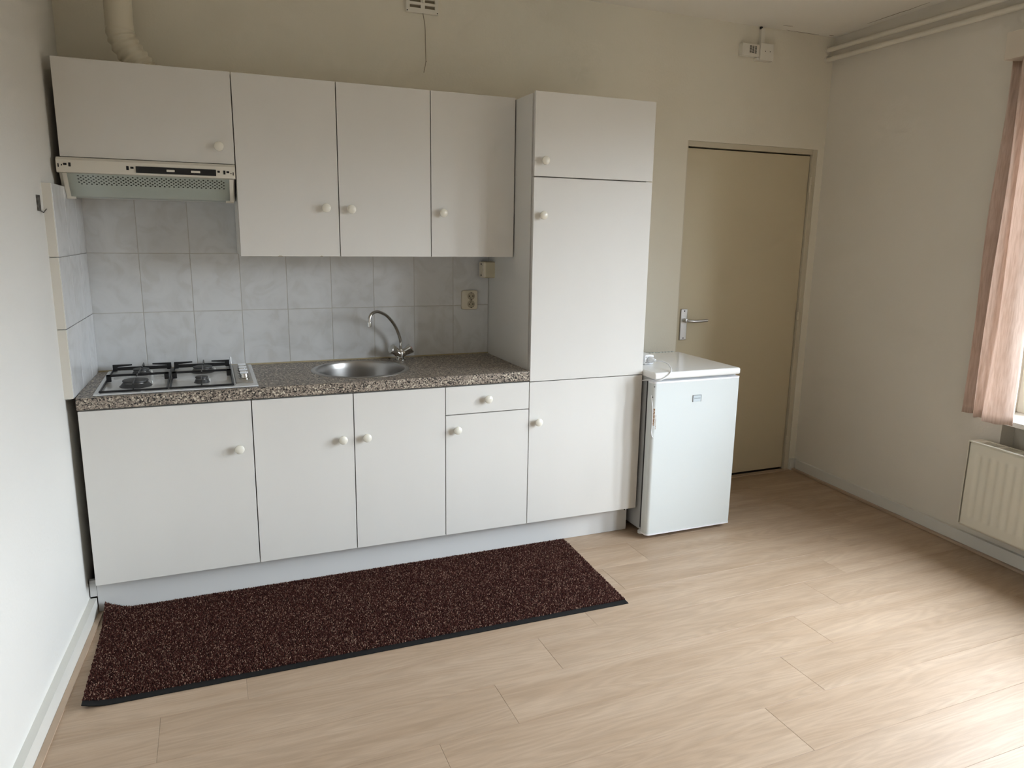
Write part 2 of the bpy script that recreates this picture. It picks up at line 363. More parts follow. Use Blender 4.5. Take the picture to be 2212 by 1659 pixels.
# ------------------------------------------------------------------ the room
H = 2.634; YB = -5.3
def xl(y): return -0.034 - 0.02 * 0 + 0.065 * (y + 0.548) if y < -0.548 else -0.034 + 0.02 * (y + 0.548)
def xr(y): return 3.955 + 0.072 * y
slab = bmesh.new(); add_box(slab, -0.7, 4.3, YB - 0.25, 0.3, -0.12, -0.0085)
floor = struct(obj('floor', slab, 'slab'))
PW, PL = 0.2138, 1.2795
pl_cache = {}
for k in range(-6, 19):
    ya = -1.281 - PW * k; yb = ya - PW
    if yb > 0.0: continue
    ya = min(ya, 0.09); x0 = max(xl(ya), xl(yb)) + 0.0; x1 = min(xr(ya), xr(yb))
    if k == -6: x0, x1 = x0, x1
    j = 2.81 - 0.2558 * k
    while j > x0: j -= PL
    while j < x1:
        a, b = max(j, x0), min(j + PL, x1)
        if b - a > 0.01:
            wd = round(ya - yb, 4); key = (round(b - a, 3), wd)
            if key not in pl_cache:
                bm = bmesh.new(); add_box(bm, -(b - a) / 2 + 0.00025, (b - a) / 2 - 0.00025, -wd / 2 + 0.00025, wd / 2 - 0.00025, -0.008, 0.0, 0.0006, 1)
                o = obj('floor_plank', bm, 'wood', floor, origin=(0, 0, 0), smooth=0); pl_cache[key] = o.data
            else:
                o = bpy.data.objects.new('floor_plank', pl_cache[key]); COL.objects.link(o); o.parent = floor
            o.location = ((a + b) / 2, (ya + yb) / 2, 0)
        j += PL
bm = bmesh.new(); add_box(bm, -0.7, 4.3, YB - 0.25, 0.3, H, H + 0.15); struct(obj('ceiling', bm, 'ceiling_paint'))

DX0, DX1, DZ = 2.971, 3.905, 2.004
bm = bmesh.new()
add_box(bm, -0.30, DX0, 0, 0.22, -0.1, H); add_box(bm, DX1, 4.25, 0, 0.22, -0.1, H)
add_box(bm, DX0, DX1, 0, 0.22, DZ, H); add_box(bm, DX0, DX1, 0.12, 0.22, -0.1, DZ)  # last box: unseen backing added behind the door leaf to stop light leaking under it
wall_back = struct(obj('wall_back', bm, 'wall_cream', smooth=0))
bm = bmesh.new()
add_prism(bm, [(xl(0), 0.0), (xl(-0.548), -0.548), (xl(YB), YB), (xl(YB) - 0.25, YB), (xl(YB) - 0.25, 0.0)], 'z', -0.1, H)
wall_left = struct(obj('wall_left', bm, 'wall_white', smooth=0))
bm = bmesh.new(); add_box(bm, -0.7, 4.3, YB - 0.2, YB, -0.1, H); struct(obj('wall_front', bm, 'wall_white', smooth=0))
# right wall with its windows and the shallow niche behind the radiator
bm = bmesh.new(); UE = 5.4
us = [0.0]
for u0, u1, z0, z1 in WIN: us += [u0, u1]
us.append(UE)
for i in range(0, len(us), 2): add_box(bm, us[i], us[i + 1], -0.25 - RV, 0, -0.1, H)
for u0, u1, z0, z1 in WIN:
    add_box(bm, u0, u1, -0.25 - RV, 0, z1, H); add_box(bm, u0, u1, -0.25 - RV, -0.085, -0.1, z0 - 0.025)
    add_box(bm, u0, u1, -0.085, 0, -0.1, 0.13); add_box(bm, u0, u0 + 0.055, -0.085, 0, 0.13, z0 - 0.025); add_box(bm, u1 - 0.055, u1, -0.085, 0, 0.13, z0 - 0.025)
for v in bm.verts: v.co = RW(v.co.x, v.co.y, v.co.z)
wall_right = struct(obj('wall_right', bm, 'wall_grey', smooth=0))

# windows
for wi, (u0, u1, z0, z1) in enumerate(WIN):
    wo = bpy.data.objects.new('window_%d' % (wi + 1), None); COL.objects.link(wo); wo.location = RW((u0 + u1) / 2, 0, z0); struct(wo)
    fw = 0.07
    rbox('window_frame', u0, u0 + fw, -0.20 - RV, -0.13 - RV, z0, z1, 'frame_white', wo, 0.004)
    rbox('window_frame', u1 - fw, u1, -0.20 - RV, -0.13 - RV, z0, z1, 'frame_white', wo, 0.004)
    rbox('window_frame', u0 + fw, u1 - fw, -0.20 - RV, -0.13 - RV, z0, z0 + fw, 'frame_white', wo, 0.004)
    rbox('window_frame', u0 + fw, u1 - fw, -0.20 - RV, -0.13 - RV, z1 - fw, z1, 'frame_white', wo, 0.004)
    um = (u0 + u1) / 2
    rbox('mullion', um - 0.04, um + 0.04, -0.20 - RV, -0.13 - RV, z0 + fw, z1 - fw, 'frame_white', wo, 0.004)
    for a, b in ((u0 + fw, um - 0.04), (um + 0.04, u1 - fw)):
        s = rbox('sash', a, a + 0.045, -0.185 - RV, -0.12 - RV, z0 + fw, z1 - fw, 'frame_white', wo, 0.004)
        rbox('sash', b - 0.045, b, -0.185 - RV, -0.12 - RV, z0 + fw, z1 - fw, 'frame_white', wo, 0.004)
        rbox('sash', a + 0.045, b - 0.045, -0.185 - RV, -0.12 - RV, z0 + fw, z0 + fw + 0.045, 'frame_white', wo, 0.004)
        rbox('sash', a + 0.045, b - 0.045, -0.185 - RV, -0.12 - RV, z1 - fw - 0.045, z1 - fw, 'frame_white', wo, 0.004)
        rbox('window_pane', a + 0.045, b - 0.045, -0.157 - RV, -0.153 - RV, z0 + fw + 0.045, z1 - fw - 0.045, 'window_glass', wo)
    rbox('window_sill', u0 - (0.0), u1, -0.21 - RV, 0.055, z0 - 0.025, z0, 'sill_white', wo, 0.006)

# baseboards and floor mouldings
bm = bmesh.new()
add_prism(bm, [(xl(-0.50) , -0.50), (xl(-0.50) + 0.026, -0.50), (xl(YB) + 0.026, YB), (xl(YB), YB)], 'z', 0.0, 0.064)
struct(obj('baseboard_left', bm, 'base_white', smooth=0))
bm = bmesh.new(); add_prism(bm, [(xl(-0.52) + 0.026, -0.52), (xl(-0.52) + 0.044, -0.52), (xl(YB) + 0.054, YB), (xl(YB) + 0.026, YB)], 'z', 0.0, 0.006)
struct(obj('trim_1', bm, 'moulding', smooth=0))
struct(rbox('baseboard_right', 0.03, UE, 0.0, 0.02, 0.014, 0.075, 'base_white', None, 0.003))
struct(rbox('trim_2', 0.0, UE, 0.0, 0.034, 0.0, 0.014, 'moulding', None, 0.004))
bb = struct(box('baseboard_back', 3.905, 3.953, -0.018, 0, 0.0, 0.075, 'base_white', None, 0.003))
struct(box('trim_3', DX0, DX1, -0.02, 0.02, 0.0, 0.006, 'moulding', None, 0.002))

# tiles on the back wall
TX = [0.0038, 0.2046, 0.4054, 0.6065, 0.8073, 1.0081, 1.2089, 1.4097, 1.6105, 1.7995]
TZ = [0.876, 1.1239, 1.3772, 1.6300]
box('grout_bed', 0.0, 1.7995, -0.0068, 0.0, 0.874, 1.632, 'grout', wall_back)
t_cache = {}
def tile(a, b, z0, z1, parent, kind='tile', orient='y', pos=0.0):
    g = 0.0013; ww, hh = round(b - a - 2 * g, 4), round(z1 - z0 - 2 * g, 4); key = (ww, hh, orient, kind)
    if key not in t_cache:
        bm = bmesh.new()
        if orient == 'y': add_box(bm, -ww / 2, ww / 2, -0.008, 0, -hh / 2, hh / 2, 0.0009, 1)
        else: add_box(bm, 0, 0.008, -ww / 2, ww / 2, -hh / 2, hh / 2, 0.0009, 1)
        o = obj('wall_tile', bm, kind, parent, origin=(0, 0, 0), smooth=0); t_cache[key] = o.data
    else:
        o = bpy.data.objects.new('wall_tile', t_cache[key]); COL.objects.link(o); o.parent = parent
    o.location = ((a + b) / 2, pos, (z0 + z1) / 2) if orient == 'y' else (pos, (a + b) / 2, (z0 + z1) / 2)
    return o
for i in range(9):
    for r_ in range(3): tile(TX[i], TX[i + 1], TZ[r_], TZ[r_ + 1], wall_back)
box('silicone_bead', 0.0, 1.799, -0.013, -0.007, 0.870, 0.878, 'silicone', wall_back, 0.002)
# tiled return on the left wall: a thick panel with tiles on its side and narrow cut tiles on its front
bm = bmesh.new(); add_prism(bm, [(xl(0), 0), (0.005, 0), (-0.0125, -0.543), (xl(-0.543), -0.543)], 'z', 0.868, 1.628)
obj('tile_backing', bm, 'grout', wall_left, smooth=0)
ang = math.atan2(0.0175, 0.543)
for r_ in range(3):
    zz0, zz1 = TZ[r_] - (0.006 if r_ == 0 else 0), TZ[r_ + 1]
    for ya, yb in ((-0.543, -0.351), (-0.351, -0.151), (-0.151, -0.009)):
        t = tile(ya, yb, zz0, zz1, wall_left, 'tile', 'x', 0.0)
        ym = (ya + yb) / 2; t.location = (0.005 + 0.0175 / 0.543 * ym, ym, (zz0 + zz1) / 2); t.rotation_euler = (0, 0, -ang)
    tile(-0.0365, -0.0045, zz0, zz1, wall_left, 'tile_strip', 'y', -0.543)

# ------------------------------------------------------------------ the door
door = bpy.data.objects.new('door_1', None); COL.objects.link(door); door.location = (3.43, 0.03, 0); struct(door)
box('door_leaf', 2.983, 3.868, 0.018, 0.058, 0.018, 1.967, 'door_cream', door, 0.002)
box('jamb', DX0, 2.979, 0.002, 0.10, 0.0, DZ, 'trim_paint', door, 0.001)
box('jamb', 3.872, DX1, 0.002, 0.10, 0.0, DZ, 'trim_paint', door, 0.003)
box('lintel', 2.979, 3.872, 0.002, 0.10, 1.974, DZ, 'trim_paint', door, 0.003)
box('threshold', DX0, DX1, 0.02, 0.11, 0.0, 0.008, 'threshold', door)
for hz in (1.80, 0.985, 0.185):
    h_ = lathe('hinge', [(0, -0.045), (0.009, -0.045), (0.009, -0.004), (0.0065, -0.002), (0.009, 0.0), (0.009, 0.043), (0.006, 0.047), (0, 0.047)], (3.869, -0.003, hz), 'trim_paint', door, seg=14)
    box('hinge_leaf', 3.869, 3.884, -0.004, 0.004, hz - 0.042, hz + 0.042, 'trim_paint', h_, 0.001)
pl_ = box('handle_plate', 3.003, 3.048, 0.008, 0.018, 0.888, 1.070, 'aluminium', door, 0.004, 3)
for z_ in (0.900, 1.058): screw('screw', (3.0255, 0.008, z_), 0.004, 'dark_hole', pl_)
hd = lathe('handle', [(0, -0.004), (0.0115, -0.004), (0.0115, 0.012), (0.010, 0.032), (0, 0.034)], (3.0265, 0.010, 1.005), 'aluminium', door, axis=(0, -1, 0), seg=20)
tube('lever', spline([(3.0265, -0.020, 1.005), (3.045, -0.030, 1.003), (3.075, -0.034, 1.001), (3.115, -0.034, 1.002), (3.160, -0.032, 1.004)], 6), 0.0085, 'aluminium', hd, 14)

# ------------------------------------------------------------------ kitchen cabinets
DY = -0.552       # face of base and tall doors
UY = -0.3464      # face of wall-cabinet doors
def knob(parent, x, z, yface, scale=1.0):
    s = scale
    return lathe('knob', [(0.0095 * s, 0), (0.0075 * s, 0.006 * s), (0.0075 * s, 0.012 * s), (0.0165 * s, 0.0155 * s), (0.0185 * s, 0.019 * s), (0.018 * s, 0.0225 * s), (0.0145 * s, 0.0255 * s), (0.007 * s, 0.0275 * s), (0, 0.028 * s)],
                 (x, yface, z), 'knob_cream', parent, axis=(0, -1, 0), seg=28, smooth=40)
def front(name, x0, x1, z0, z1, yface, root, kx=None, kz=None, th=0.017):
    d = box(name, x0, x1, yface, yface + th, z0, z1, 'cabinet_white', root, 0.0012, 2)
    if kx is not None: knob(d, kx, kz, yface)
    return d
def carcass(x0, x1, ydeep, yfront, z0, z1, root, open_top=False):
    bm = bmesh.new(); t = 0.016
    add_box(bm, x0, x0 + t, yfront, ydeep, z0, z1); add_box(bm, x1 - t, x1, yfront, ydeep, z0, z1)
    add_box(bm, x0 + t, x1 - t, yfront + 0.002, ydeep, z0, z0 + t); add_box(bm, x0 + t, x1 - t, yfront + 0.002, (yfront + 0.025) if open_top else ydeep, z1 - t, z1)
    add_box(bm, x0 + t, x1 - t, ydeep - 0.006, ydeep, z0 + t, z1 - t)
    return obj('carcass', bm, 'carcass_white', root, smooth=0)
G = 0.0019
ZB, ZT = 0.1367, 0.8218
c = thing('base_cabinet', 'wide white base cabinet under the gas hob, one door', 'cabinet', (0.3, -0.28, 0.12))
carcass(0.004, 0.5995, -0.02, DY + 0.030, 0.14, 0.827, c); front('door', 0.002, 0.6 - G, ZB, ZT, DY, c, 0.546, 0.631)
c = thing('sink_cabinet', 'white two-door base cabinet under the round sink', 'cabinet', (1.0, -0.28, 0.12))
cc = carcass(0.6005, 1.3995, -0.02, DY + 0.030, 0.14, 0.827, c, True)
front('door', 0.6 + G, 1.0 - G, ZB, ZT, DY, c, 0.951, 0.631); front('door', 1.0 + G, 1.4 - G, ZB, ZT, DY, c, 1.051, 0.631)
c = thing('drawer_cabinet', 'white base cabinet with a drawer above one door, beside the tall cabinet', 'cabinet', (1.6, -0.28, 0.12))
carcass(1.4005, 1.7995, -0.02, DY + 0.030, 0.14, 0.827, c)
front('door', 1.4 + G, 1.8 - G, ZB, 0.6935, DY, c, 1.451, 0.628)
front('drawer', 1.4 + G, 1.8 - G, 0.6975, ZT, DY, c, 1.595, 0.759)
c = thing('tall_cabinet', 'tall white larder cabinet with three stacked doors beside the fridge', 'cabinet', (2.1, -0.28, 0.0))
bm = bmesh.new()
add_box(bm, 1.8005, 1.8165, DY + 0.030, -0.004, 0.137, 2.072); add_box(bm, 2.383, 2.399, DY + 0.030, -0.004, 0.137, 2.072)
for z_ in (0.137, 0.8165, 1.7210, 2.056): add_box(bm, 1.8165, 2.383, DY + 0.032, -0.004, z_ - 0.0, z_ + 0.016)
add_box(bm, 1.8165, 2.383, -0.012, -0.004, 0.137, 2.072)
obj('carcass', bm, 'cabinet_white', c, smooth=0)
front('door', 1.802, 2.4, ZB, 0.8195, DY, c, 1.844, 0.632)
front('door', 1.802, 2.4, 0.8230, 1.7245, DY, c, 1.843, 1.564)
front('door', 1.802, 2.4, 1.7290, 2.0772, DY, c, 1.847, 1.794)
c = thing('extractor_cabinet', 'white wall cabinet with a low flap door above the extractor hood', 'cabinet', (0.3, -0.17, 1.735))
carcass(0.004, 0.5995, -0.004, UY + 0.030, 1.7376, 2.075, c); front('door', 0.0, 0.6 - G, 1.7345, 2.0778, UY, c, 0.543, 1.798)
c = thing('wall_cabinet', 'white two-door wall cabinet above the sink', 'cabinet', (1.0, -0.17, 1.377))
carcass(0.6005, 1.3995, -0.012, UY + 0.030, 1.380, 2.075, c)
front('door', 0.6 + G, 1.0 - G, 1.3766, 2.0778, UY, c, 0.945, 1.576); front('door', 1.0 + G, 1.4 - G, 1.3766, 2.0778, UY, c, 1.049, 1.573)
c = thing('wall_cabinet', 'narrow single-door white wall cabinet against the tall cabinet', 'cabinet', (1.6, -0.17, 1.377))
carcass(1.4005, 1.7965, -0.012, UY + 0.030, 1.380, 2.075, c); front('door', 1.4 + G, 1.794, 1.3766, 2.0778, UY, c, 1.452, 1.568)
# plinth with its cut-out over the left baseboard
pr = thing('plinth', 'long white kickboard along the floor under the base cabinets', 'plinth', (1.2, -0.49, 0.0))
bm = bmesh.new(); add_box(bm, -0.0045, 2.385, -0.492, -0.476, 0.001, 0.1355)
kb = obj('kickboard', bm, 'plinth_white', pr, smooth=0)
bm = bmesh.new(); add_box(bm, -0.029, -0.0055, -0.492, -0.476, 0.067, 0.135); obj('filler_strip', bm, 'plinth_white', pr, smooth=0)
for x_, z_ in ((1.676, 0.118), (0.955, 0.118), (2.372, 0.108)): screw('screw', (x_, -0.4925, z_), 0.0035, 'dark_hole', pr)

# ------------------------------------------------------------------ worktop with a round cut-out, sink, tap
WZ = 0.872
SXc, SYc, SR = 1.087, -0.268, 0.218
def worktop():
    x0, x1, y0, y1, z0, z1 = 0.0, 1.7985, -0.556, -0.009, 0.827, WZ
    bm = bmesh.new(); N = 48; b = 0.005
    hole = [(SXc + 0.205 * math.cos(2 * math.pi * i / N), SYc + 0.205 * math.sin(2 * math.pi * i / N)) for i in range(N)]
    def rect(i):   # point on the outer rectangle in the direction of angle i, inside the bevel
        t = 2 * math.pi * i / N; dx, dy = math.cos(t), math.sin(t); X0, X1, Y0, Y1 = x0, x1, y0 + b, y1
        k = min(((X1 - SXc) / dx if dx > 1e-9 else 1e9), ((X0 - SXc) / dx if dx < -1e-9 else 1e9), ((Y1 - SYc) / dy if dy > 1e-9 else 1e9), ((Y0 - SYc) / dy if dy < -1e-9 else 1e9))
        return (SXc + dx * k, SYc + dy * k)
    outer = [rect(i) for i in range(N)]
    # force the four corners in
    for cx_, cy_ in ((x0, y0 + b), (x1, y0 + b), (x1, y1), (x0, y1)):
        i = min(range(N), key=lambda q: (outer[q][0] - cx_) ** 2 + (outer[q][1] - cy_) ** 2); outer[i] = (cx_, cy_)
    top_h = [bm.verts.new((*p, z1)) for p in hole]; top_o = [bm.verts.new((*p, z1)) for p in outer]
    bot_h = [bm.verts.new((*p, z0)) for p in hole]; bot_o = [bm.verts.new((*p, z0)) for p in outer]
    for i in range(N):
        j = (i + 1) % N
        bm.faces.new((top_h[i], top_h[j], top_o[j], top_o[i])); bm.faces.new((bot_h[j], bot_h[i], bot_o[i], bot_o[j])); bm.faces.new((top_h[j], top_h[i], bot_h[i], bot_h[j]))
        if not (abs(outer[i][1] - (y0 + b)) < 1e-6 and abs(outer[j][1] - (y0 + b)) < 1e-6):
            bm.faces.new((top_o[i], top_o[j], bot_o[j], bot_o[i]))
    w_ = obj('worktop', bm, 'granite', None, smooth=30)
    return w_
wt = thing('worktop', 'brown speckled stone-look worktop running from hob to tall cabinet', 'worktop', (0.9, -0.28, 0.827))
ws = worktop(); ws.name = 'slab'; ws.parent = wt; ws.location = -Vector(wt.location)
bm = bmesh.new(); prof = [(-0.551, 0.827)] + [(-0.551 - 0.005 * math.sin(R(a)), 0.832 - 0.005 * math.cos(R(a))) for a in (0, 30, 60, 90)] + [(-0.551 - 0.005 * math.cos(R(a)), 0.867 + 0.005 * math.sin(R(a))) for a in (0, 30, 60, 90)]
add_prism(bm, prof, 'x', 0.0, 1.7985); obj('front_edge', bm, 'granite', wt)

sk = thing('sink', 'round stainless steel sink set into the worktop', 'sink', (SXc, SYc, WZ))
lathe('rim', [(0.197, -0.002), (0.199, 0.0022), (0.204, 0.0035), (0.214, 0.003), (0.2185, 0.0006), (0.219, -0.0005)], (SXc, SYc, WZ), 'steel_rim', sk, seg=72)
lathe('bowl', [(0.198, 0.001), (0.194, -0.006), (0.191, -0.03), (0.186, -0.10), (0.175, -0.135), (0.145, -0.156), (0.05, -0.162), (0.03, -0.166), (0.0, -0.166)], (SXc, SYc, WZ), 'steel', sk, seg=72)
for i in range(5):   # overflow slots in the back left of the bowl
    t = R(176 - i * 5.2); rr = 0.1885
    bm = bmesh.new(); add_box(bm, -0.0022, 0.0022, -0.0035, 0.0035, -0.014, 0.014)
    bmesh.ops.rotate(bm, cent=(0, 0, 0), matrix=Matrix.Rotation(t + math.pi / 2, 3, 'Z'), verts=bm.verts)
    bmesh.ops.translate(bm, vec=(SXc + rr * math.cos(t), SYc + rr * math.sin(t), WZ - 0.045), verts=bm.verts)
    obj('overflow_slot', bm, 'dark_hole', sk)
TXb, TYb = 1.318, -0.078
tp = thing('mixer_tap', 'chrome two-handle mixer tap with a swan-neck spout behind the sink', 'tap', (TXb, TYb, WZ))
lathe('base', [(0, 0), (0.027, 0), (0.027, 0.004), (0.022, 0.008), (0.017, 0.013), (0.0165, 0.02), (0, 0.022)], (TXb, TYb, WZ), 'chrome', tp)
bm = bmesh.new()   # V-shaped body: two stubs that meet over the base
for s in (-1, 1): add_lathe(bm, [(0, -0.008), (0.017, -0.006), (0.0185, 0.006), (0.018, 0.024), (0.016, 0.030), (0, 0.031)], (TXb, TYb - 0.002, WZ + 0.025), (s * 0.80, -0.12, 0.50), 24)
add_lathe(bm, [(0, -0.012), (0.017, -0.010), (0.019, 0.004), (0.016, 0.014), (0.0, 0.018)], (TXb, TYb - 0.004, WZ + 0.027), (0, 0, 1), 24)
obj('body', bm, 'chrome', tp)
for s in (-1, 1):
    ax = Vector((s * 0.80, -0.20, 0.52)).normalized(); c0 = Vector((TXb, TYb - 0.006, WZ + 0.027)) + ax * 0.026
    k = lathe('handle', [(0, 0), (0.017, 0), (0.0185, 0.004), (0.0235, 0.030), (0.0225, 0.035), (0.018, 0.0365), (0, 0.037)], c0, 'chrome', tp, axis=ax, seg=36, lobe=0.11)
    if s == 1: lathe('hot_mark', [(0, 0.0005), (0.006, 0.0005), (0.006, -0.001)], c0 + ax * 0.0375, 'red_dot', k, axis=ax, seg=16)
lathe('neck', [(0, 0), (0.0155, 0), (0.0155, 0.008), (0.0125, 0.016), (0, 0.017)], (TXb + 0.002, TYb, WZ + 0.038), 'chrome', tp)
path = [(1.3205, -0.0765, 0.915), (1.3200, -0.0768, 0.940), (1.3189, -0.0775, 0.9688), (1.3019, -0.0913, 1.0155), (1.2764, -0.112, 1.0573), (1.2386, -0.1426, 1.0963), (1.1973, -0.1761, 1.1180), (1.177, -0.1925, 1.1205), (1.1567, -0.209, 1.1145), (1.1442, -0.2192, 1.0988), (1.1400, -0.2226, 1.0761)]
tube('spout', spline(path, 6), 0.0075, 'chrome', tp, 18)
lathe('aerator', [(0, -0.022), (0.007, -0.022), (0.0095, -0.020), (0.0095, -0.001), (0.0085, 0.002), (0, 0.002)], (1.1400, -0.2226, 1.0765), 'chrome', tp, seg=20)

# ------------------------------------------------------------------ gas hob
HX0, HX1, HY0, HY1 = 0.052, 0.632, -0.532, -0.030
hb = thing('gas_hob', 'white four-burner gas hob with black pan supports', 'hob', (0.34, -0.28, WZ))
bm = bmesh.new(); add_box(bm, HX0, HX1, HY0, HY1, WZ - 0.0, WZ + 0.006, 0.004, 2); obj('hob_plate', bm, 'enamel_white', hb)
HZ = WZ + 0.006
def burner(x, y, r):
    b_ = lathe('burner', [(r, 0.0), (r * 1.02, 0.0015), (r * 0.97, 0.003), (r * 0.80, 0.014), (0, 0.014)], (x, y, HZ), 'burner_grey', hb, seg=40)
    lathe('flame_ring', [(0, 0.0135), (r * 0.77, 0.0135), (r * 0.77, 0.0195), (0, 0.0195)], (x, y, HZ), 'burner_ring', b_, seg=48)
    lathe('burner_cap', [(0, 0.0185), (r * 0.80, 0.0185), (r * 0.82, 0.0205), (r * 0.80, 0.0245), (r * 0.7, 0.0258), (0, 0.0265)], (x, y, HZ), 'burner_grey', b_, seg=40)
    lathe('igniter', [(0, 0), (0.003, 0), (0.003, 0.011), (0.0015, 0.013), (0, 0.013)], (x + r * 0.98, y + r * 0.45, HZ), 'sill_white', b_, seg=10)
for x, y, r in ((0.186, -0.400, 0.057), (0.189, -0.150, 0.038), (0.428, -0.165, 0.048), (0.424, -0.405, 0.029)): burner(x, y, r)
def grate(x0, x1, burners):
    g = bmesh.new(); y0, y1, ym = -0.515, -0.062, -0.297; zl, zh = HZ + 0.0055, HZ + 0.031; t = 0.0035
    def bar(p, q, tt=t): add_tube(g, [p, q], tt * 1.25, 8)
    bar((x0, y0, zl), (x1, y0, zl)); bar((x0, y0, zl), (x0, y1, zl), t * 0.9); bar((x1, y0, zl), (x1, y1, zl), t * 0.9)
    add_box(g, x0, x1, y1 - 0.003, y1 + 0.003, zl, zl + 0.014, 0.0015, 1)
    # raised side brackets with fingers: middle bar right across, short fingers at the back
    for xx, s in ((x0, 1), (x1, -1)):
        for yy in (ym, y1):
            a, b_ = sorted((xx, xx + s * 0.018)); add_box(g, a, b_, yy - 0.0035, yy + 0.0035, zl - 0.004, zh, 0.002, 1)
        a, b_ = sorted((xx, xx + s * 0.072))
        add_prism(g, [(xx, zh), (xx, zh - 0.012), (xx + s * 0.018, zh - 0.010), (xx + s * 0.074, zh - 0.005), (xx + s * 0.074, zh)], 'y', y1 - 0.003, y1 + 0.003)
    add_box(g, x0, x1, ym - 0.0035, ym + 0.0035, zh - 0.009, zh, 0.002, 1)
    for bx, by, r in burners:
        if by < ym:
            add_tube(g, [(bx, y0, zl), (bx, y0 + 0.004, zh - 0.002), (bx, by - r * 0.18, zh - 0.002)], 0.0028, 8)
            add_tube(g, [(bx, ym, zh - 0.003), (bx, ym - 0.045, zh - 0.002)], 0.0028, 8)
        else:
            add_tube(g, [(bx + 0.004, y1, zl), (bx + 0.004, y1 + 0.002, zh + 0.002), (bx + 0.002, by + r * 0.3, zh - 0.003)], 0.0028, 8)
            add_tube(g, [(bx, ym, zh - 0.003), (bx, by - r * 0.2, zh - 0.003)], 0.0028, 8)
    return obj('pan_support', g, 'cast_black', hb)
grate(0.074, 0.301, [(0.186, -0.400, 0.057), (0.189, -0.150, 0.038)])
grate(0.312, 0.538, [(0.428, -0.165, 0.048), (0.424, -0.405, 0.029)])
pn = box('control_panel', 0.551, 0.616, -0.475, -0.050, HZ - 0.001, HZ + 0.005, 'hob_panel', hb, 0.002)
rail = tube('trim_rail', [(0.5445, -0.505, HZ + 0.004), (0.5445, -0.055, HZ + 0.004), (0.5445, -0.050, HZ + 0.012), (0.5445, -0.046, HZ + 0.040)], 0.003, 'aluminium', hb, 8)
for y in (-0.395, -0.330, -0.265, -0.200):
    k = lathe('control_knob', [(0.021, 0), (0.021, 0.003), (0.0175, 0.005), (0.016, 0.020), (0.0145, 0.022), (0, 0.022)], (0.585, y, HZ + 0.005), 'chrome', hb, seg=28)
    box('grip', 0.569, 0.601, y - 0.004, y + 0.004, HZ + 0.026, HZ + 0.034, 'socket_white', k, 0.0015)

# ------------------------------------------------------------------ extractor hood
hd = thing('extractor_hood', 'slim cream extractor hood with glass visor over the gas hob', 'extractor hood', (0.3, -0.17, 1.66))
X0, X1 = -0.012, 0.597
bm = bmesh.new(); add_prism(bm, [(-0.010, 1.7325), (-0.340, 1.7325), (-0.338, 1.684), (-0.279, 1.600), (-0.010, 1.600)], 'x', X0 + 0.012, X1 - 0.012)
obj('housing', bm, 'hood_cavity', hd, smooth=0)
for xa, xb in ((X0 + 0.004, X0 + 0.012), (X1 - 0.012, X1 - 0.004)):
    bm = bmesh.new(); add_prism(bm, [(-0.009, 1.7328), (-0.345, 1.7328), (-0.345, 1.680), (-0.286, 1.596), (-0.009, 1.596)], 'x', xa, xb); obj('end_panel', bm, 'hood_cream', hd, smooth=0)
bm = bmesh.new(); add_box(bm, X0 + 0.012, X1 - 0.012, -0.283, -0.009, 1.5965, 1.5995); obj('underside', bm, 'hood_metal', hd, smooth=0)
bm = bmesh.new(); add_prism(bm, [(-0.340, 1.7325), (-0.352, 1.7320), (-0.368, 1.7215), (-0.368, 1.678), (-0.350, 1.676), (-0.340, 1.680)], 'x', X0, X1)
fa = obj('fascia', bm, 'hood_cream', hd, smooth=0)
yf = -0.3685
def slot(x0, x1, z0, z1): box('slot', x0, x1, yf - 0.0006, yf + 0.003, z0, z1, 'dark_hole', fa, 0.0005, 1)
cp = box('switch_panel', 0.247, 0.527, yf - 0.003, yf + 0.002, 1.685, 1.709, 'black_plastic', hd, 0.001)
for a, b in ((0.352, 0.380), (0.437, 0.470)): box('slide_switch', a, b, yf - 0.007, yf - 0.002, 1.693, 1.701, 'plastic_white', cp, 0.001)
for a, b, z0, z1 in ((0.011, 0.022, 1.7025, 1.7095), (0.0275, 0.035, 1.698, 1.712), (0.215, 0.2235, 1.694, 1.7085), (0.229, 0.240, 1.699, 1.7065), (0.532, 0.541, 1.698, 1.7055), (0.5535, 0.561, 1.6925, 1.707), (0.565, 0.575, 1.698, 1.7055), (0.5795, 0.583, 1.695, 1.699), (0.0045, 0.0075, 1.7, 1.706), (-0.0065, -0.003, 1.695, 1.708), (0.588, 0.591, 1.69, 1.702)): slot(a, b, z0, z1)
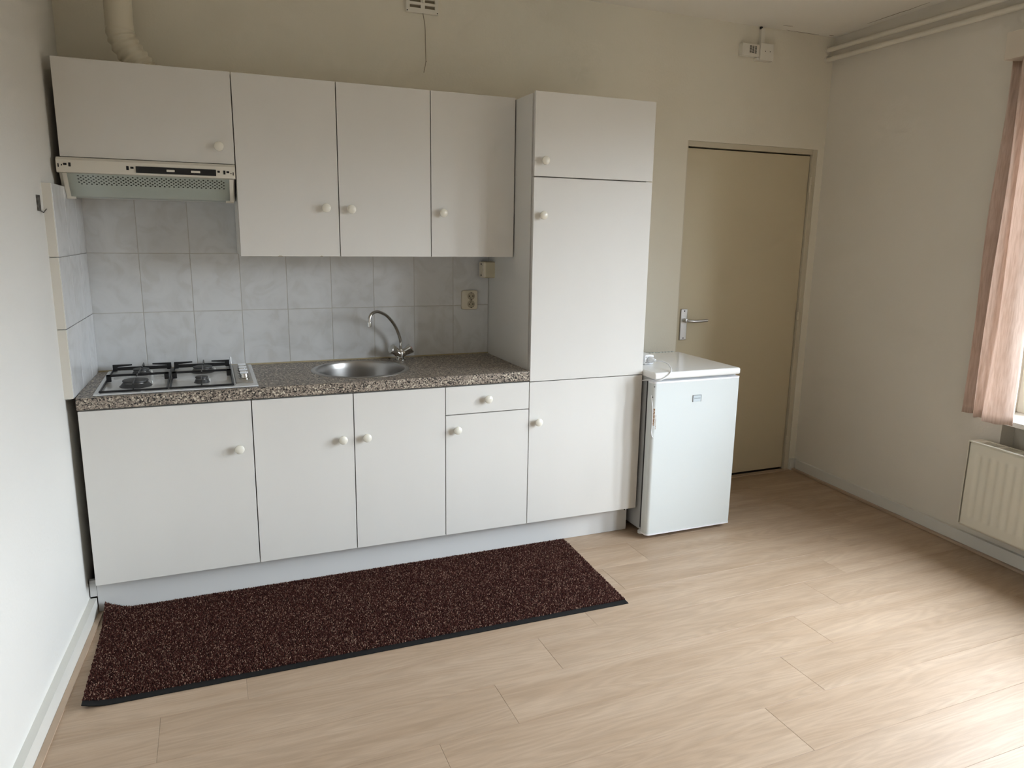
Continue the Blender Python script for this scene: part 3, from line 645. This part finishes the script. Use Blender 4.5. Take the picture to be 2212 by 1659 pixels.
# perforated intake plate: slopes back and down behind the glass visor
pA, pB = Vector((0, -0.345, 1.681)), Vector((0, -0.286, 1.597)); pd = (pB - pA); plen = pd.length; pd.normalize()
bm = bmesh.new(); px, py = 0.0165, 0.0068; nx, ny = 31, 6; gx0, s0 = 0.042, 0.012
def PP(x, s_): q = pA + pd * s_; return (x, q.y, q.z)
sq = [(-1, -1), (0, -1), (1, -1), (1, 0), (1, 1), (0, 1), (-1, 1), (-1, 0)]
for j in range(ny):
    off = 0.5 * (j % 2) * px; xs0, xs1 = gx0 + off, gx0 + off + nx * px; sa, sb = s0 + j * py, s0 + (j + 1) * py
    for i in range(nx):
        cx_, cs_ = xs0 + (i + 0.5) * px, (sa + sb) / 2
        A = [bm.verts.new(PP(cx_ + a * px / 2, cs_ + b * py / 2)) for a, b in sq]
        Bv = [bm.verts.new(PP(cx_ + 0.0036 * math.cos(math.atan2(b, a)), cs_ + 0.0029 * math.sin(math.atan2(b, a)))) for a, b in sq]
        for q in range(8): bm.faces.new((A[q], A[(q + 1) % 8], Bv[(q + 1) % 8], Bv[q]))
    for a, b in ((X0 + 0.012, xs0), (xs1, X1 - 0.012)): bm.faces.new([bm.verts.new(PP(*q)) for q in ((a, sa), (b, sa), (b, sb), (a, sb))])
for a, b in ((0.0, s0), (s0 + ny * py, plen)): bm.faces.new([bm.verts.new(PP(*q)) for q in ((X0 + 0.012, a), (X1 - 0.012, a), (X1 - 0.012, b), (X0 + 0.012, b))])
obj('filter_grille', bm, 'hood_metal', hd, smooth=0)
# visor: two arms and a glass sheet that leans back
vy0, vz0, vy1, vz1 = -0.362, 1.678, -0.304, 1.591
for xa, xb, s in ((0.004, 0.018, 1), (0.574, 0.588, -1)):
    bm = bmesh.new(); add_prism(bm, [(vy0, vz0 - 0.003), (vy0 + 0.007, vz0), (vy1 + 0.007, vz1), (vy1, vz1 - 0.004)], 'x', xa, xb)
    xx0, xx1 = (xa, xb + 0.016) if s == 1 else (xa - 0.016, xb)
    add_box(bm, xx0, xx1, vy1 - 0.003, vy1 + 0.008, vz1 - 0.005, vz1 + 0.003)
    obj('visor_arm', bm, 'hood_cream', hd, smooth=0)
bm = bmesh.new(); add_prism(bm, [(vy0 + 0.001, vz0 - 0.004), (vy0 + 0.005, vz0 - 0.003), (vy1 + 0.006, vz1), (vy1 + 0.002, vz1 - 0.001)], 'x', 0.012, 0.580)
obj('glass_visor', bm, 'visor_glass', hd, smooth=0)

# ------------------------------------------------------------------ duct, grille, detector
du = thing('exhaust_duct', 'cream round exhaust duct with a ribbed bend above the wall cabinets', 'duct', (0.215, -0.15, 2.075))
lathe('straight_pipe', [(0, H - 2.235), (0.0495, H - 2.235), (0.0495, 0.0), (0.0475, 0.0), (0.0475, 0.02)], (0.217, -0.15, 2.2345), 'duct_cream', du, seg=40)
ctr = spline([(0.217, -0.15, 2.250), (0.219, -0.15, 2.215), (0.233, -0.15, 2.175), (0.258, -0.15, 2.135), (0.283, -0.15, 2.100), (0.297, -0.15, 2.0800)], 9)
rad = [0.0505 + 0.0034 * math.sin(i * 1.15) * min(1, i / 12) for i in range(len(ctr))]
tube('flexible_pipe', ctr, rad, 'duct_cream', du, 36)

vg = thing('vent_grille', 'small white ventilation grille with a pull cord high on the back wall', 'vent', (1.462, -0.006, 2.47))
bm = bmesh.new()
gx = (1.386, 1.402, 1.4545, 1.4735, 1.522, 1.5375)
add_box(bm, gx[0], gx[1], -0.014, 0, 2.470, 2.625); add_box(bm, gx[2], gx[3], -0.014, 0, 2.470, 2.625); add_box(bm, gx[4], gx[5], -0.014, 0, 2.470, 2.625)
zz = [2.470, 2.491, 2.5045, 2.516, 2.5295, 2.541, 2.5545, 2.566, 2.5795, 2.591, 2.6045, 2.625]
for i in range(0, 12, 2):
    for a, b in ((1, 2), (3, 4)): add_box(bm, gx[a], gx[b], -0.014, 0, zz[i], zz[i + 1])
obj('grille_plate', bm, 'plastic_white', vg, smooth=0)
box('grille_back', 1.395, 1.53, -0.004, -0.001, 2.48, 2.615, 'cord', vg)
for x_ in (1.389, 1.5315): screw('screw', (x_ + 0.001, -0.0145, 2.4765), 0.0025, 'dark_hole', vg)
box('slider', 1.4615, 1.4685, -0.020, -0.013, 2.513, 2.53, 'plastic_white', vg, 0.001)
cd = tube('pull_cord', spline([(1.463, -0.008, 2.49), (1.465, -0.014, 2.462), (1.472, -0.016, 2.42), (1.474, -0.015, 2.35), (1.476, -0.014, 2.268), (1.476, -0.014, 2.262)], 6), 0.0016, 'cord', vg, 6)
tube('cord_tail', spline([(1.476, -0.014, 2.265), (1.472, -0.012, 2.24), (1.467, -0.010, 2.215)], 4), 0.0014, 'cord', cd, 6)
lathe('cord_knot', [(0, -0.003), (0.003, 0), (0, 0.003)], (1.477, -0.014, 2.264), 'cord', cd, seg=8)

al = thing('alarm_sounder', 'small white sounder box with a slotted speaker by the ceiling', 'alarm', (3.33, -0.02, 2.47))
bm = bmesh.new(); add_box(bm, 3.268, 3.3875, -0.034, 0, 2.468, 2.531, 0.004, 2); obj('case', bm, 'plastic_white', al)
for i in range(3):
    for j in range(7):
        z_ = 2.5215 - j * 0.0055 - i * 0.0008; x_ = 3.318 + i * 0.0175
        bm = bmesh.new(); add_prism(bm, [(x_, z_), (x_ + 0.0125, z_ - 0.0005), (x_ + 0.0125, z_ - 0.0036), (x_, z_ - 0.0031)], 'y', -0.0346, -0.033)
        obj('speaker_slot', bm, 'dark_hole', al, smooth=0)
jb = thing('junction_box', 'square white junction box right of the alarm sounder', 'junction box', (3.435, -0.02, 2.45))
bm = bmesh.new(); add_box(bm, 3.391, 3.486, -0.036, 0, 2.452, 2.544, 0.005, 2); add_box(bm, 3.374, 3.391, -0.030, 0, 2.452, 2.466, 0.002, 1); obj('case', bm, 'plastic_white', jb)
for x_ in (3.424, 3.458): screw('screw', (x_, -0.0365, 2.501), 0.0025, 'dark_hole', jb)
box('cable_trunking', 3.404, 3.429, -0.018, 0, 2.545, 2.622, 'plastic_white', jb, 0.002)
box('cable_end', 3.397, 3.412, -0.016, -0.004, 2.618, 2.632, 'black_plastic', jb, 0.003)

# ------------------------------------------------------------------ outlet and switch by the tall cabinet
ou = thing('double_socket', 'cream double power socket on the tiles beside the tall cabinet', 'socket', (1.694, -0.008, 1.10))
rplate('cover_plate', 1.652, 1.7365, 1.102, 1.199, -0.0075, -0.024, 0.011, 'outlet_cream', ou, 'y', 0.005)
for zc, e_ in ((1.1705, 1), (1.1300, -1)):
    s_ = lathe('socket_well', [(0.0195, 0.001), (0.0195, 0.0022), (0.0172, 0.0022), (0.0168, 0.0006), (0, 0.0006)], (1.7005, -0.0235, zc), 'outlet_dark', ou, axis=(0, -1, 0), seg=32)
    for dx, dz, r in ((-0.0095, 0, 0.003), (0.0095, 0, 0.003), (-0.002, -0.009 * e_, 0.0016)):
        lathe('pin_hole', [(0, 0.0012), (r, 0.0012), (r, 0)], (1.7005 + dx, -0.0237, zc + dz), 'dark_hole', s_, axis=(0, -1, 0), seg=12)
    for dz in (0.0165, -0.0165): box('earth_clip', 1.6983, 1.7027, -0.0262, -0.0235, zc + dz - 0.002, zc + dz + 0.002, 'dark_hole', s_)
sw = thing('switch_box', 'beige surface-mounted switch box on the side of the tall cabinet', 'switch', (1.775, -0.06, 1.265))
rplate('case', -0.096, -0.028, 1.264, 1.345, 1.8003, 1.752, 0.008, 'box_beige', sw, 'x', 0.002)
cv = rplate('cover', -0.0955, -0.0285, 1.2645, 1.3445, 1.7535, 1.740, 0.010, 'outlet_cream', sw, 'x', 0.006)
box('rocker', 1.7355, 1.741, -0.078, -0.046, 1.285, 1.324, 'outlet_cream', cv, 0.002)
for z_ in (1.277, 1.332): screw('screw', (1.7395, -0.064, z_), 0.0045, 'dark_hole', cv, axis=(-1, 0, 0))

# ------------------------------------------------------------------ fridge
fr = thing('fridge', 'white under-counter fridge with a worn door edge beside the tall cabinet', 'fridge', (2.655, -0.38, 0.0))
FX0, FX1 = 2.409, 2.908
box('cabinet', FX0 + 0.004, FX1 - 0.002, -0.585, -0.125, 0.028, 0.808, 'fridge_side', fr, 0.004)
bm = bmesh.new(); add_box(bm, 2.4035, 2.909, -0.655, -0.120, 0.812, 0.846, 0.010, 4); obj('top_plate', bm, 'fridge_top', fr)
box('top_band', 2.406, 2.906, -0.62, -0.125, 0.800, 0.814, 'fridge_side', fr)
bm = bmesh.new()
for i in range(22): add_box(bm, 2.43 + i * 0.021, 2.441 + i * 0.021, -0.118, -0.098, 0.8385, 0.846)
obj('vent_comb', bm, 'fridge_white', fr, smooth=0)
gk = box('door_gasket', FX0 - 0.001, FX1 - 0.008, -0.603, -0.584, 0.045, 0.795, 'gasket', fr)
dr = bmesh.new()   # door: rounded vertical edges
pts = []
def arc(cx_, cy_, r, a0, a1, n=7): return [(cx_ + r * math.cos(R(a0 + (a1 - a0) * i / n)), cy_ + r * math.sin(R(a0 + (a1 - a0) * i / n))) for i in range(n + 1)]
poly = [(2.4035, -0.602), (2.4035, -0.628)] + arc(2.4235, -0.630, 0.020, 180, 270) + arc(2.900, -0.638, 0.012, 270, 360) + [(2.912, -0.602)]
add_prism(dr, poly, 'z', 0.030, 0.792)
fd = obj('door', dr, 'fridge_white', fr)
bm = bmesh.new(); add_prism(bm, [(x, y - 0.001 if y < -0.61 else y) for x, y in poly], 'z', 0.7925, 0.8015); obj('top_strip', bm, 'socket_white', fd)
bm = bmesh.new(); add_prism(bm, [(x, y - 0.002 if y < -0.61 else y) for x, y in poly], 'z', 0.022, 0.0295); obj('bottom_strip', bm, 'socket_white', fd)
bd = box('badge', 2.634, 2.680, -0.6525, -0.6495, 0.690, 0.722, 'badge', fd, 0.0006)
for a, b in ((2.632, 2.6345), (2.6795, 2.682)): box('badge_edge', a, b, -0.6532, -0.6495, 0.689, 0.723, 'badge_frame', bd)
box('badge_edge', 2.6345, 2.6795, -0.6532, -0.6495, 0.7205, 0.723, 'badge_frame', bd)
cu = bpy.data.curves.new('lettering', 'FONT'); cu.body = 'ZANUSSI'; cu.size = 0.0092; cu.extrude = 0.0002; cu.align_x = 'CENTER'; cu.align_y = 'CENTER'
tx = bpy.data.objects.new('lettering', cu); COL.objects.link(tx); cu.materials.append(M['badge_ink'])
bpy.context.view_layer.update()
me = bpy.data.meshes.new_from_object(tx.evaluated_get(bpy.context.evaluated_depsgraph_get())); bpy.data.objects.remove(tx)
tx = bpy.data.objects.new('lettering', me); COL.objects.link(tx); tx.parent = bd; tx.location = Vector((2.657, -0.6528, 0.706)) - wloc(bd); tx.rotation_euler = (R(90), 0, 0)
# broken grip strip, rust and marks on the left door edge
tube('grip_strip', spline([(2.4035, -0.6345, 0.735), (2.404, -0.6375, 0.715), (2.4055, -0.6425, 0.690), (2.408, -0.6455, 0.660), (2.408, -0.6455, 0.60), (2.4075, -0.6450, 0.555), (2.410, -0.6475, 0.535), (2.4155, -0.6510, 0.528)], 5), 0.0022, 'socket_white', fd, 8)
bm = bmesh.new(); add_prism(bm, [(2.4105, -0.6468), (2.4140, -0.6489), (2.4180, -0.6499), (2.4182, -0.6505), (2.4138, -0.6495), (2.4101, -0.6472)], 'z', 0.588, 0.672); obj('rust_patch', bm, 'rust', fd, smooth=0)
bm = bmesh.new(); add_prism(bm, [(2.4235, -0.6500), (2.4255, -0.6500), (2.4255, -0.6505), (2.4235, -0.6505)], 'z', 0.568, 0.640); obj('rust_patch', bm, 'rust', fd, smooth=0)
for p_ in ((2.4110, -0.6475, 0.778), (2.4055, -0.6425, 0.727)): lathe('screw_hole', [(0, 0.0008), (0.0025, 0.0008), (0.0025, -0.001)], p_, 'dark_hole', fd, axis=(-0.7, -0.7, 0), seg=10)
for x_ in (2.435, 2.88): lathe('foot', [(0, 0), (0.018, 0), (0.018, 0.012), (0.010, 0.016), (0.010, 0.03), (0, 0.03)], (x_, -0.56, 0), 'socket_white', fr, seg=18)
for x_ in (2.435, 2.88): lathe('foot', [(0, 0), (0.018, 0), (0.018, 0.012), (0.010, 0.016), (0.010, 0.03), (0, 0.03)], (x_, -0.16, 0), 'socket_white', fr, seg=18)

ex = thing('extension_socket', 'white extension socket block lying on top of the fridge', 'socket', (2.505, -0.37, 0.846))
rplate('block', 2.478, 2.532, 0.8475, 0.896, -0.285, -0.445, 0.008, 'socket_white', ex, 'y', 0.004)
for x_ in (2.486, 2.486): pass
screw('screw', (2.485, -0.4455, 0.886), 0.002, 'dark_hole', ex); screw('screw', (2.485, -0.4455, 0.857), 0.002, 'dark_hole', ex)
lathe('socket_well', [(0.0205, 0), (0.0205, 0.002), (0.018, 0.002), (0.018, 0.0004), (0, 0.0004)], (2.508, -0.4452, 0.872), 'socket_white', ex, axis=(0, -1, 0), seg=28)
pc = thing('power_cord', 'white plug and lead running from the extension socket down the fridge front', 'cord', (2.508, -0.46, 0.846))
lathe('plug', [(0, 0.0), (0.0165, 0.0), (0.0165, 0.012), (0.010, 0.024), (0.0065, 0.036), (0, 0.036)], (2.508, -0.4475, 0.872), 'socket_white', pc, axis=(0.25, -1, 0.0), seg=24)
tube('lead', spline([(2.517, -0.482, 0.872), (2.532, -0.52, 0.874), (2.538, -0.56, 0.868), (2.522, -0.61, 0.857), (2.492, -0.655, 0.846), (2.463, -0.664, 0.826), (2.428, -0.662, 0.812), (2.414, -0.640, 0.8060), (2.4055, -0.61, 0.8050), (2.4045, -0.585, 0.80), (2.4045, -0.50, 0.78)], 8), 0.0032, 'socket_white', pc, 10)

# ------------------------------------------------------------------ doormat runner
mt = thing('runner_mat', 'long dark brown bristle mat with black rubber edge on the floor before the cabinets', 'mat', (1.0, -0.83, 0.0))
MC = [Vector((0.020, -0.500)), Vector((2.024, -0.503)), Vector((1.988, -1.176)), Vector((0.022, -1.158))]   # back left, back right, front right, front left
def mpos(s, t): return (MC[0] * (1 - s) + MC[1] * s) * (1 - t) + (MC[3] * (1 - s) + MC[2] * s) * t
def mz(s, t):
    dx = s * 2.0; dyb = t * 0.66; dyf = (1 - t) * 0.66
    a = max(0, 1 - dx / 0.115); b = max(0, 1 - dyb / 0.16)
    z = 0.036 * a * a * b * b * (3 - 2 * b)
    a2 = max(0, 1 - dx / 0.10); b2 = max(0, 1 - dyf / 0.35)
    return z + 0.016 * a2 * a2 * (b2 ** 0.8) + 0.002 * max(0, 1 - dyf / 0.02) * 0
NS, NT = 100, 40
bm = bmesh.new()
gv = [[bm.verts.new((*mpos(i / NS, j / NT), mz(i / NS, j / NT) + 0.0035)) for j in range(NT + 1)] for i in range(NS + 1)]
gb = [[bm.verts.new((*mpos(i / NS, j / NT), mz(i / NS, j / NT) + 0.0005)) for j in range(NT + 1)] for i in range(NS + 1)]
for i in range(NS):
    for j in range(NT):
        bm.faces.new((gv[i][j], gv[i][j + 1], gv[i + 1][j + 1], gv[i + 1][j])); bm.faces.new((gb[i][j], gb[i + 1][j], gb[i + 1][j + 1], gb[i][j + 1]))
for i in range(NS):
    for jj in (0, NT): bm.faces.new((gv[i][jj], gv[i + 1][jj], gb[i + 1][jj], gb[i][jj]))
for j in range(NT):
    for ii in (0, NS): bm.faces.new((gv[ii][j], gb[ii][j], gb[ii][j + 1], gv[ii][j + 1]))
obj('rubber_backing', bm, 'rubber', mt)
def make_pile():
    rng = np.random.default_rng(3); sp = 0.0040; n1, n2 = int(2.0 / sp), int(0.645 / sp)
    S, T = np.meshgrid((np.arange(n1) + 0.5) / n1, (np.arange(n2) + 0.5) / n2 * 0.958, indexing='ij')
    S = (S + rng.uniform(-0.4, 0.4, S.shape) / n1).ravel().clip(0, 1); T = (T + rng.uniform(-0.4, 0.4, T.shape) / n2).ravel().clip(0, 0.963)
    m = [np.array(c_) for c_ in MC]
    P = (m[0] * (1 - S[:, None]) + m[1] * S[:, None]) * (1 - T[:, None]) + (m[3] * (1 - S[:, None]) + m[2] * S[:, None]) * T[:, None]
    zf_ = np.array([mz(s, t) for s, t in zip(S, T)]) + 0.0025
    n = len(S); ang_ = rng.uniform(0, 6.28, n); r_ = rng.uniform(0.0018, 0.0028, n); h_ = rng.uniform(0.0045, 0.0075, n); lx, ly = rng.normal(0, 0.0012, (2, n))
    V = np.zeros((n, 7, 3))
    for k in range(3):
        a = ang_ + k * 2.0944
        V[:, k, 0] = P[:, 0] + r_ * np.cos(a); V[:, k, 1] = P[:, 1] + r_ * np.sin(a); V[:, k, 2] = zf_
        V[:, 3 + k, 0] = P[:, 0] + lx * 0.8 + 0.75 * r_ * np.cos(a); V[:, 3 + k, 1] = P[:, 1] + ly * 0.8 + 0.75 * r_ * np.sin(a); V[:, 3 + k, 2] = zf_ + h_ * 0.8
    V[:, 6, 0] = P[:, 0] + lx; V[:, 6, 1] = P[:, 1] + ly; V[:, 6, 2] = zf_ + h_
    F4 = np.array([[0, 1, 4, 3], [1, 2, 5, 4], [2, 0, 3, 5]]); F3 = np.array([[3, 4, 6], [4, 5, 6], [5, 3, 6]])
    base = (np.arange(n) * 7)[:, None, None]
    loops = np.concatenate([(F4[None] + base).reshape(n, -1), (F3[None] + base).reshape(n, -1)], axis=1).ravel()
    starts = (np.arange(n) * 21)[:, None] + np.array([0, 4, 8, 12, 15, 18])[None]
    me = bpy.data.meshes.new('pile'); me.vertices.add(n * 7); me.loops.add(n * 21); me.polygons.add(n * 6)
    org = np.array(mt.location)
    me.vertices.foreach_set('co', (V - org).ravel()); me.loops.foreach_set('vertex_index', loops.astype(np.int32)); me.polygons.foreach_set('loop_start', starts.ravel().astype(np.int32))
    me.update(calc_edges=True); me.validate()
    at = me.attributes.new('tuft', 'FLOAT', 'POINT'); at.data.foreach_set('value', np.repeat(rng.uniform(0, 1, n), 7).astype(np.float32))
    me.materials.append(M['pile']); o = bpy.data.objects.new('pile', me); COL.objects.link(o); o.parent = mt; o['kind'] = 'stuff'
make_pile()

# ------------------------------------------------------------------ right wall: pipes, radiator, curtain
def wall_pipe(label, z0, slope, end):
    p0 = RW(0.0, 0.045, z0); p1 = RW(end, 0.045, z0 - slope * end)
    o = thing('heating_pipe', label, 'pipe', p0, 'heating pipes along the right wall')
    tube('pipe', [p0, p1], 0.0135, 'pipe_paint', o, 16)
    bm = bmesh.new(); add_lathe(bm, [(0.0135, 0), (0.022, 0), (0.022, 0.003), (0.0135, 0.004)], p0 + WU * 0.004, WU, 20); obj('collar', bm, 'pipe_paint', o)
    for u in (1.6, 3.2, 4.8):
        a = RW(u, 0.0, z0 - slope * u); tube('pipe_bracket', [a, RW(u, 0.045, z0 - slope * u)], 0.004, 'pipe_paint', o, 8)
wall_pipe('upper of two cream heating pipes under the ceiling along the right wall', 2.562, 0.017, 5.25)
wall_pipe('lower of two cream heating pipes under the ceiling along the right wall', 2.508, 0.017, 5.25)

ra = thing('radiator', 'cream ribbed panel radiator below the window', 'radiator', RW(2.1, 0.07, 0.145))
RU0, RU1, RZ0, RZ1 = 1.30, 2.90, 0.145, 0.556
bm = bmesh.new()   # front panel with shallow vertical flutes
nseg = 330; zs = [RZ0, RZ0 + 0.012, RZ0 + 0.045, RZ0 + 0.06, RZ1 - 0.06, RZ1 - 0.045, RZ1 - 0.012, RZ1]
def flute(u):
    q = (u - RU0 - 0.04) % 0.0417
    return -0.005 * (0.5 - 0.5 * math.cos(2 * math.pi * q / 0.0417)) if RU0 + 0.04 < u < RU1 - 0.04 else 0.0
cols = []
for i in range(nseg + 1):
    u = RU0 + 0.010 + (RU1 - RU0 - 0.020) * i / nseg; f_ = flute(u)
    cols.append([bm.verts.new(RW(u, 0.112 + (f_ if 3 <= k <= 4 else (-0.0015 if k in (0, 7) else (f_ * 0.0)) ), z)) for k, z in enumerate(zs)])
for a, b in zip(cols, cols[1:]):
    for k in range(7): bm.faces.new((a[k], b[k], b[k + 1], a[k + 1]))
pnl = obj('front_panel', bm, 'radiator_paint', ra)
md = pnl.modifiers.new('thickness', 'SOLIDIFY'); md.thickness = 0.006; md.offset = -1
rbox('back_panel', RU0, RU1, 0.032, 0.044, RZ0, RZ1 - 0.006, 'radiator_paint', ra, 0.003)
rbox('side_cover', RU0 - 0.003, RU0 + 0.001, 0.030, 0.110, RZ0 + 0.004, RZ1 + 0.004, 'radiator_paint', ra, 0.001)
rbox('side_cover', RU1 - 0.001, RU1 + 0.003, 0.030, 0.110, RZ0 + 0.004, RZ1 + 0.004, 'radiator_paint', ra, 0.001)
rbox('convector', RU0 + 0.02, RU1 - 0.02, 0.050, 0.098, RZ0 + 0.03, RZ1 - 0.03, 'dark_hole', ra)
bm = bmesh.new()
add_box(bm, RU0, RU1, 0.098, 0.112, RZ1, RZ1 + 0.005); add_box(bm, RU0, RU1, 0.030, 0.044, RZ1, RZ1 + 0.005)
u = RU0
add_box(bm, RU0, RU0 + 0.05, 0.044, 0.098, RZ1, RZ1 + 0.005)
u = RU0 + 0.05
while u < RU1 - 0.05:
    for k in range(9): add_box(bm, u + 0.004 + k * 0.0085, u + 0.004 + k * 0.0085 + 0.0035, 0.044, 0.098, RZ1, RZ1 + 0.004)
    add_box(bm, u + 0.080, u + 0.092, 0.044, 0.098, RZ1, RZ1 + 0.005); u += 0.088
for v in bm.verts: v.co = RW(v.co.x, v.co.y, v.co.z)
obj('top_grille', bm, 'radiator_paint', ra, smooth=0)
for u in (1.55, 2.65): rbox('wall_bracket', u, u + 0.03, -0.085, 0.034, RZ0 + 0.08, RZ1 - 0.08, 'radiator_paint', ra)

ct = thing('curtain', 'pinkish beige linen curtain hanging in folds at the left of the window', 'curtain', RW(1.3, 0.06, 0.666))
cpth = [(1.196, 0.060), (1.202, 0.050), (1.214, 0.032), (1.229, 0.018), (1.246, 0.026), (1.262, 0.062), (1.276, 0.084), (1.290, 0.090), (1.306, 0.084), (1.321, 0.071), (1.334, 0.076), (1.346, 0.102), (1.358, 0.118), (1.382, 0.127), (1.408, 0.120), (1.430, 0.098), (1.444, 0.078), (1.452, 0.058)]
cs = spline([(a, b, 0) for a, b in cpth], 5)
bm = bmesh.new(); NZ = 40; grid = []
for j in range(NZ + 1):
    z = 0.670 + (2.262 - 0.670) * j / NZ; row = []
    for i, q in enumerate(cs):
        wob = 0.002 * math.sin(j * 0.33 + i * 0.25) + 0.002 * math.sin(j * 0.13 + i * 0.6)
        top = j / NZ; u = q.x + 0.006 * math.sin(j * 0.21 + i * 0.09) - 0.015 * top * (q.x - 1.30) ; d = q.y + wob
        row.append(bm.verts.new(RW(u, max(0.012, d), z + 0.002 * math.sin(i * 0.5) * (1 - top) ** 6)))
    grid.append(row)
for a, b in zip(grid, grid[1:]):
    for i in range(len(cs) - 1): bm.faces.new((a[i], a[i + 1], b[i + 1], b[i]))
cf = obj('fabric', bm, 'curtain', ct, smooth=80)
md = cf.modifiers.new('thickness', 'SOLIDIFY'); md.thickness = 0.0012
bx_ = thing('curtain_pelmet', 'pale boxed curtain rail above the window', 'curtain rail', RW(2.1, 0.06, 2.26))
rbox('box', 1.195, 3.15, 0.0, 0.105, 2.262, 2.376, 'curtain_rail', bx_, 0.003)

# ------------------------------------------------------------------ small metal hook plate on the left wall
bk = thing('wall_bracket', 'small dark metal hook plate on the left wall by the tiles', 'bracket', (xl(-0.61), -0.61, 1.53))
bm = bmesh.new(); y0, y1 = -0.632, -0.598
add_prism(bm, [(xl(y0) , y0), (xl(y0) + 0.004, y0), (xl(y1) + 0.004, y1), (xl(y1), y1)], 'z', 1.533, 1.585); obj('plate', bm, 'bracket_metal', bk, smooth=0)
tube('hook', [(xl(-0.60) + 0.003, -0.600, 1.534), (xl(-0.60) + 0.008, -0.590, 1.528), (xl(-0.57) + 0.010, -0.556, 1.541)], 0.0016, 'bracket_metal', bk, 8)

# ------------------------------------------------------------------ wear: chipped door edges, plaster cracks
for o in [q for q in bpy.data.objects if q.name.startswith('door') and q.parent and q.parent.name.startswith('wall_cabinet')]:
    for x_, w_ in ((0.745, 0.020), (0.915, 0.012)):
        wx = wloc(o); bb_ = [Vector(v) + wx for v in o.bound_box]
        if min(v.x for v in bb_) < x_ < max(v.x for v in bb_):
            bm = bmesh.new(); add_prism(bm, [(x_, 1.3764), (x_ + w_, 1.3764), (x_ + w_ * 0.8, 1.3792), (x_ + w_ * 0.3, 1.3798)], 'y', UY - 0.0004, UY + 0.002); obj('edge_chip', bm, 'outlet_dark', o, smooth=0)
ceil_ = bpy.data.objects['ceiling']
def crack(pts, wd):
    bm = bmesh.new(); pts = [Vector(p) for p in pts]
    add_tube(bm, pts, [wd * (0.4 + 0.6 * math.sin(math.pi * (i + 0.5) / len(pts))) for i in range(len(pts))], 5); obj('plaster_crack', bm, 'cord', ceil_, smooth=0)
rng_ = random.Random(5)
crack([RW(0.30 + i * 0.045, 0.05 + rng_.uniform(-0.003, 0.003), H) for i in range(10)], 0.0018)
crack([(3.58 + i * 0.03, -0.01 - rng_.uniform(0, 0.003), H) for i in range(9)], 0.0016)
crack([(3.50 + i * 0.02, -0.075 - i * 0.003, H) for i in range(4)], 0.0016)
crack([(3.88 + i * 0.012, -0.03 - i * 0.004, H) for i in range(3)], 0.002)
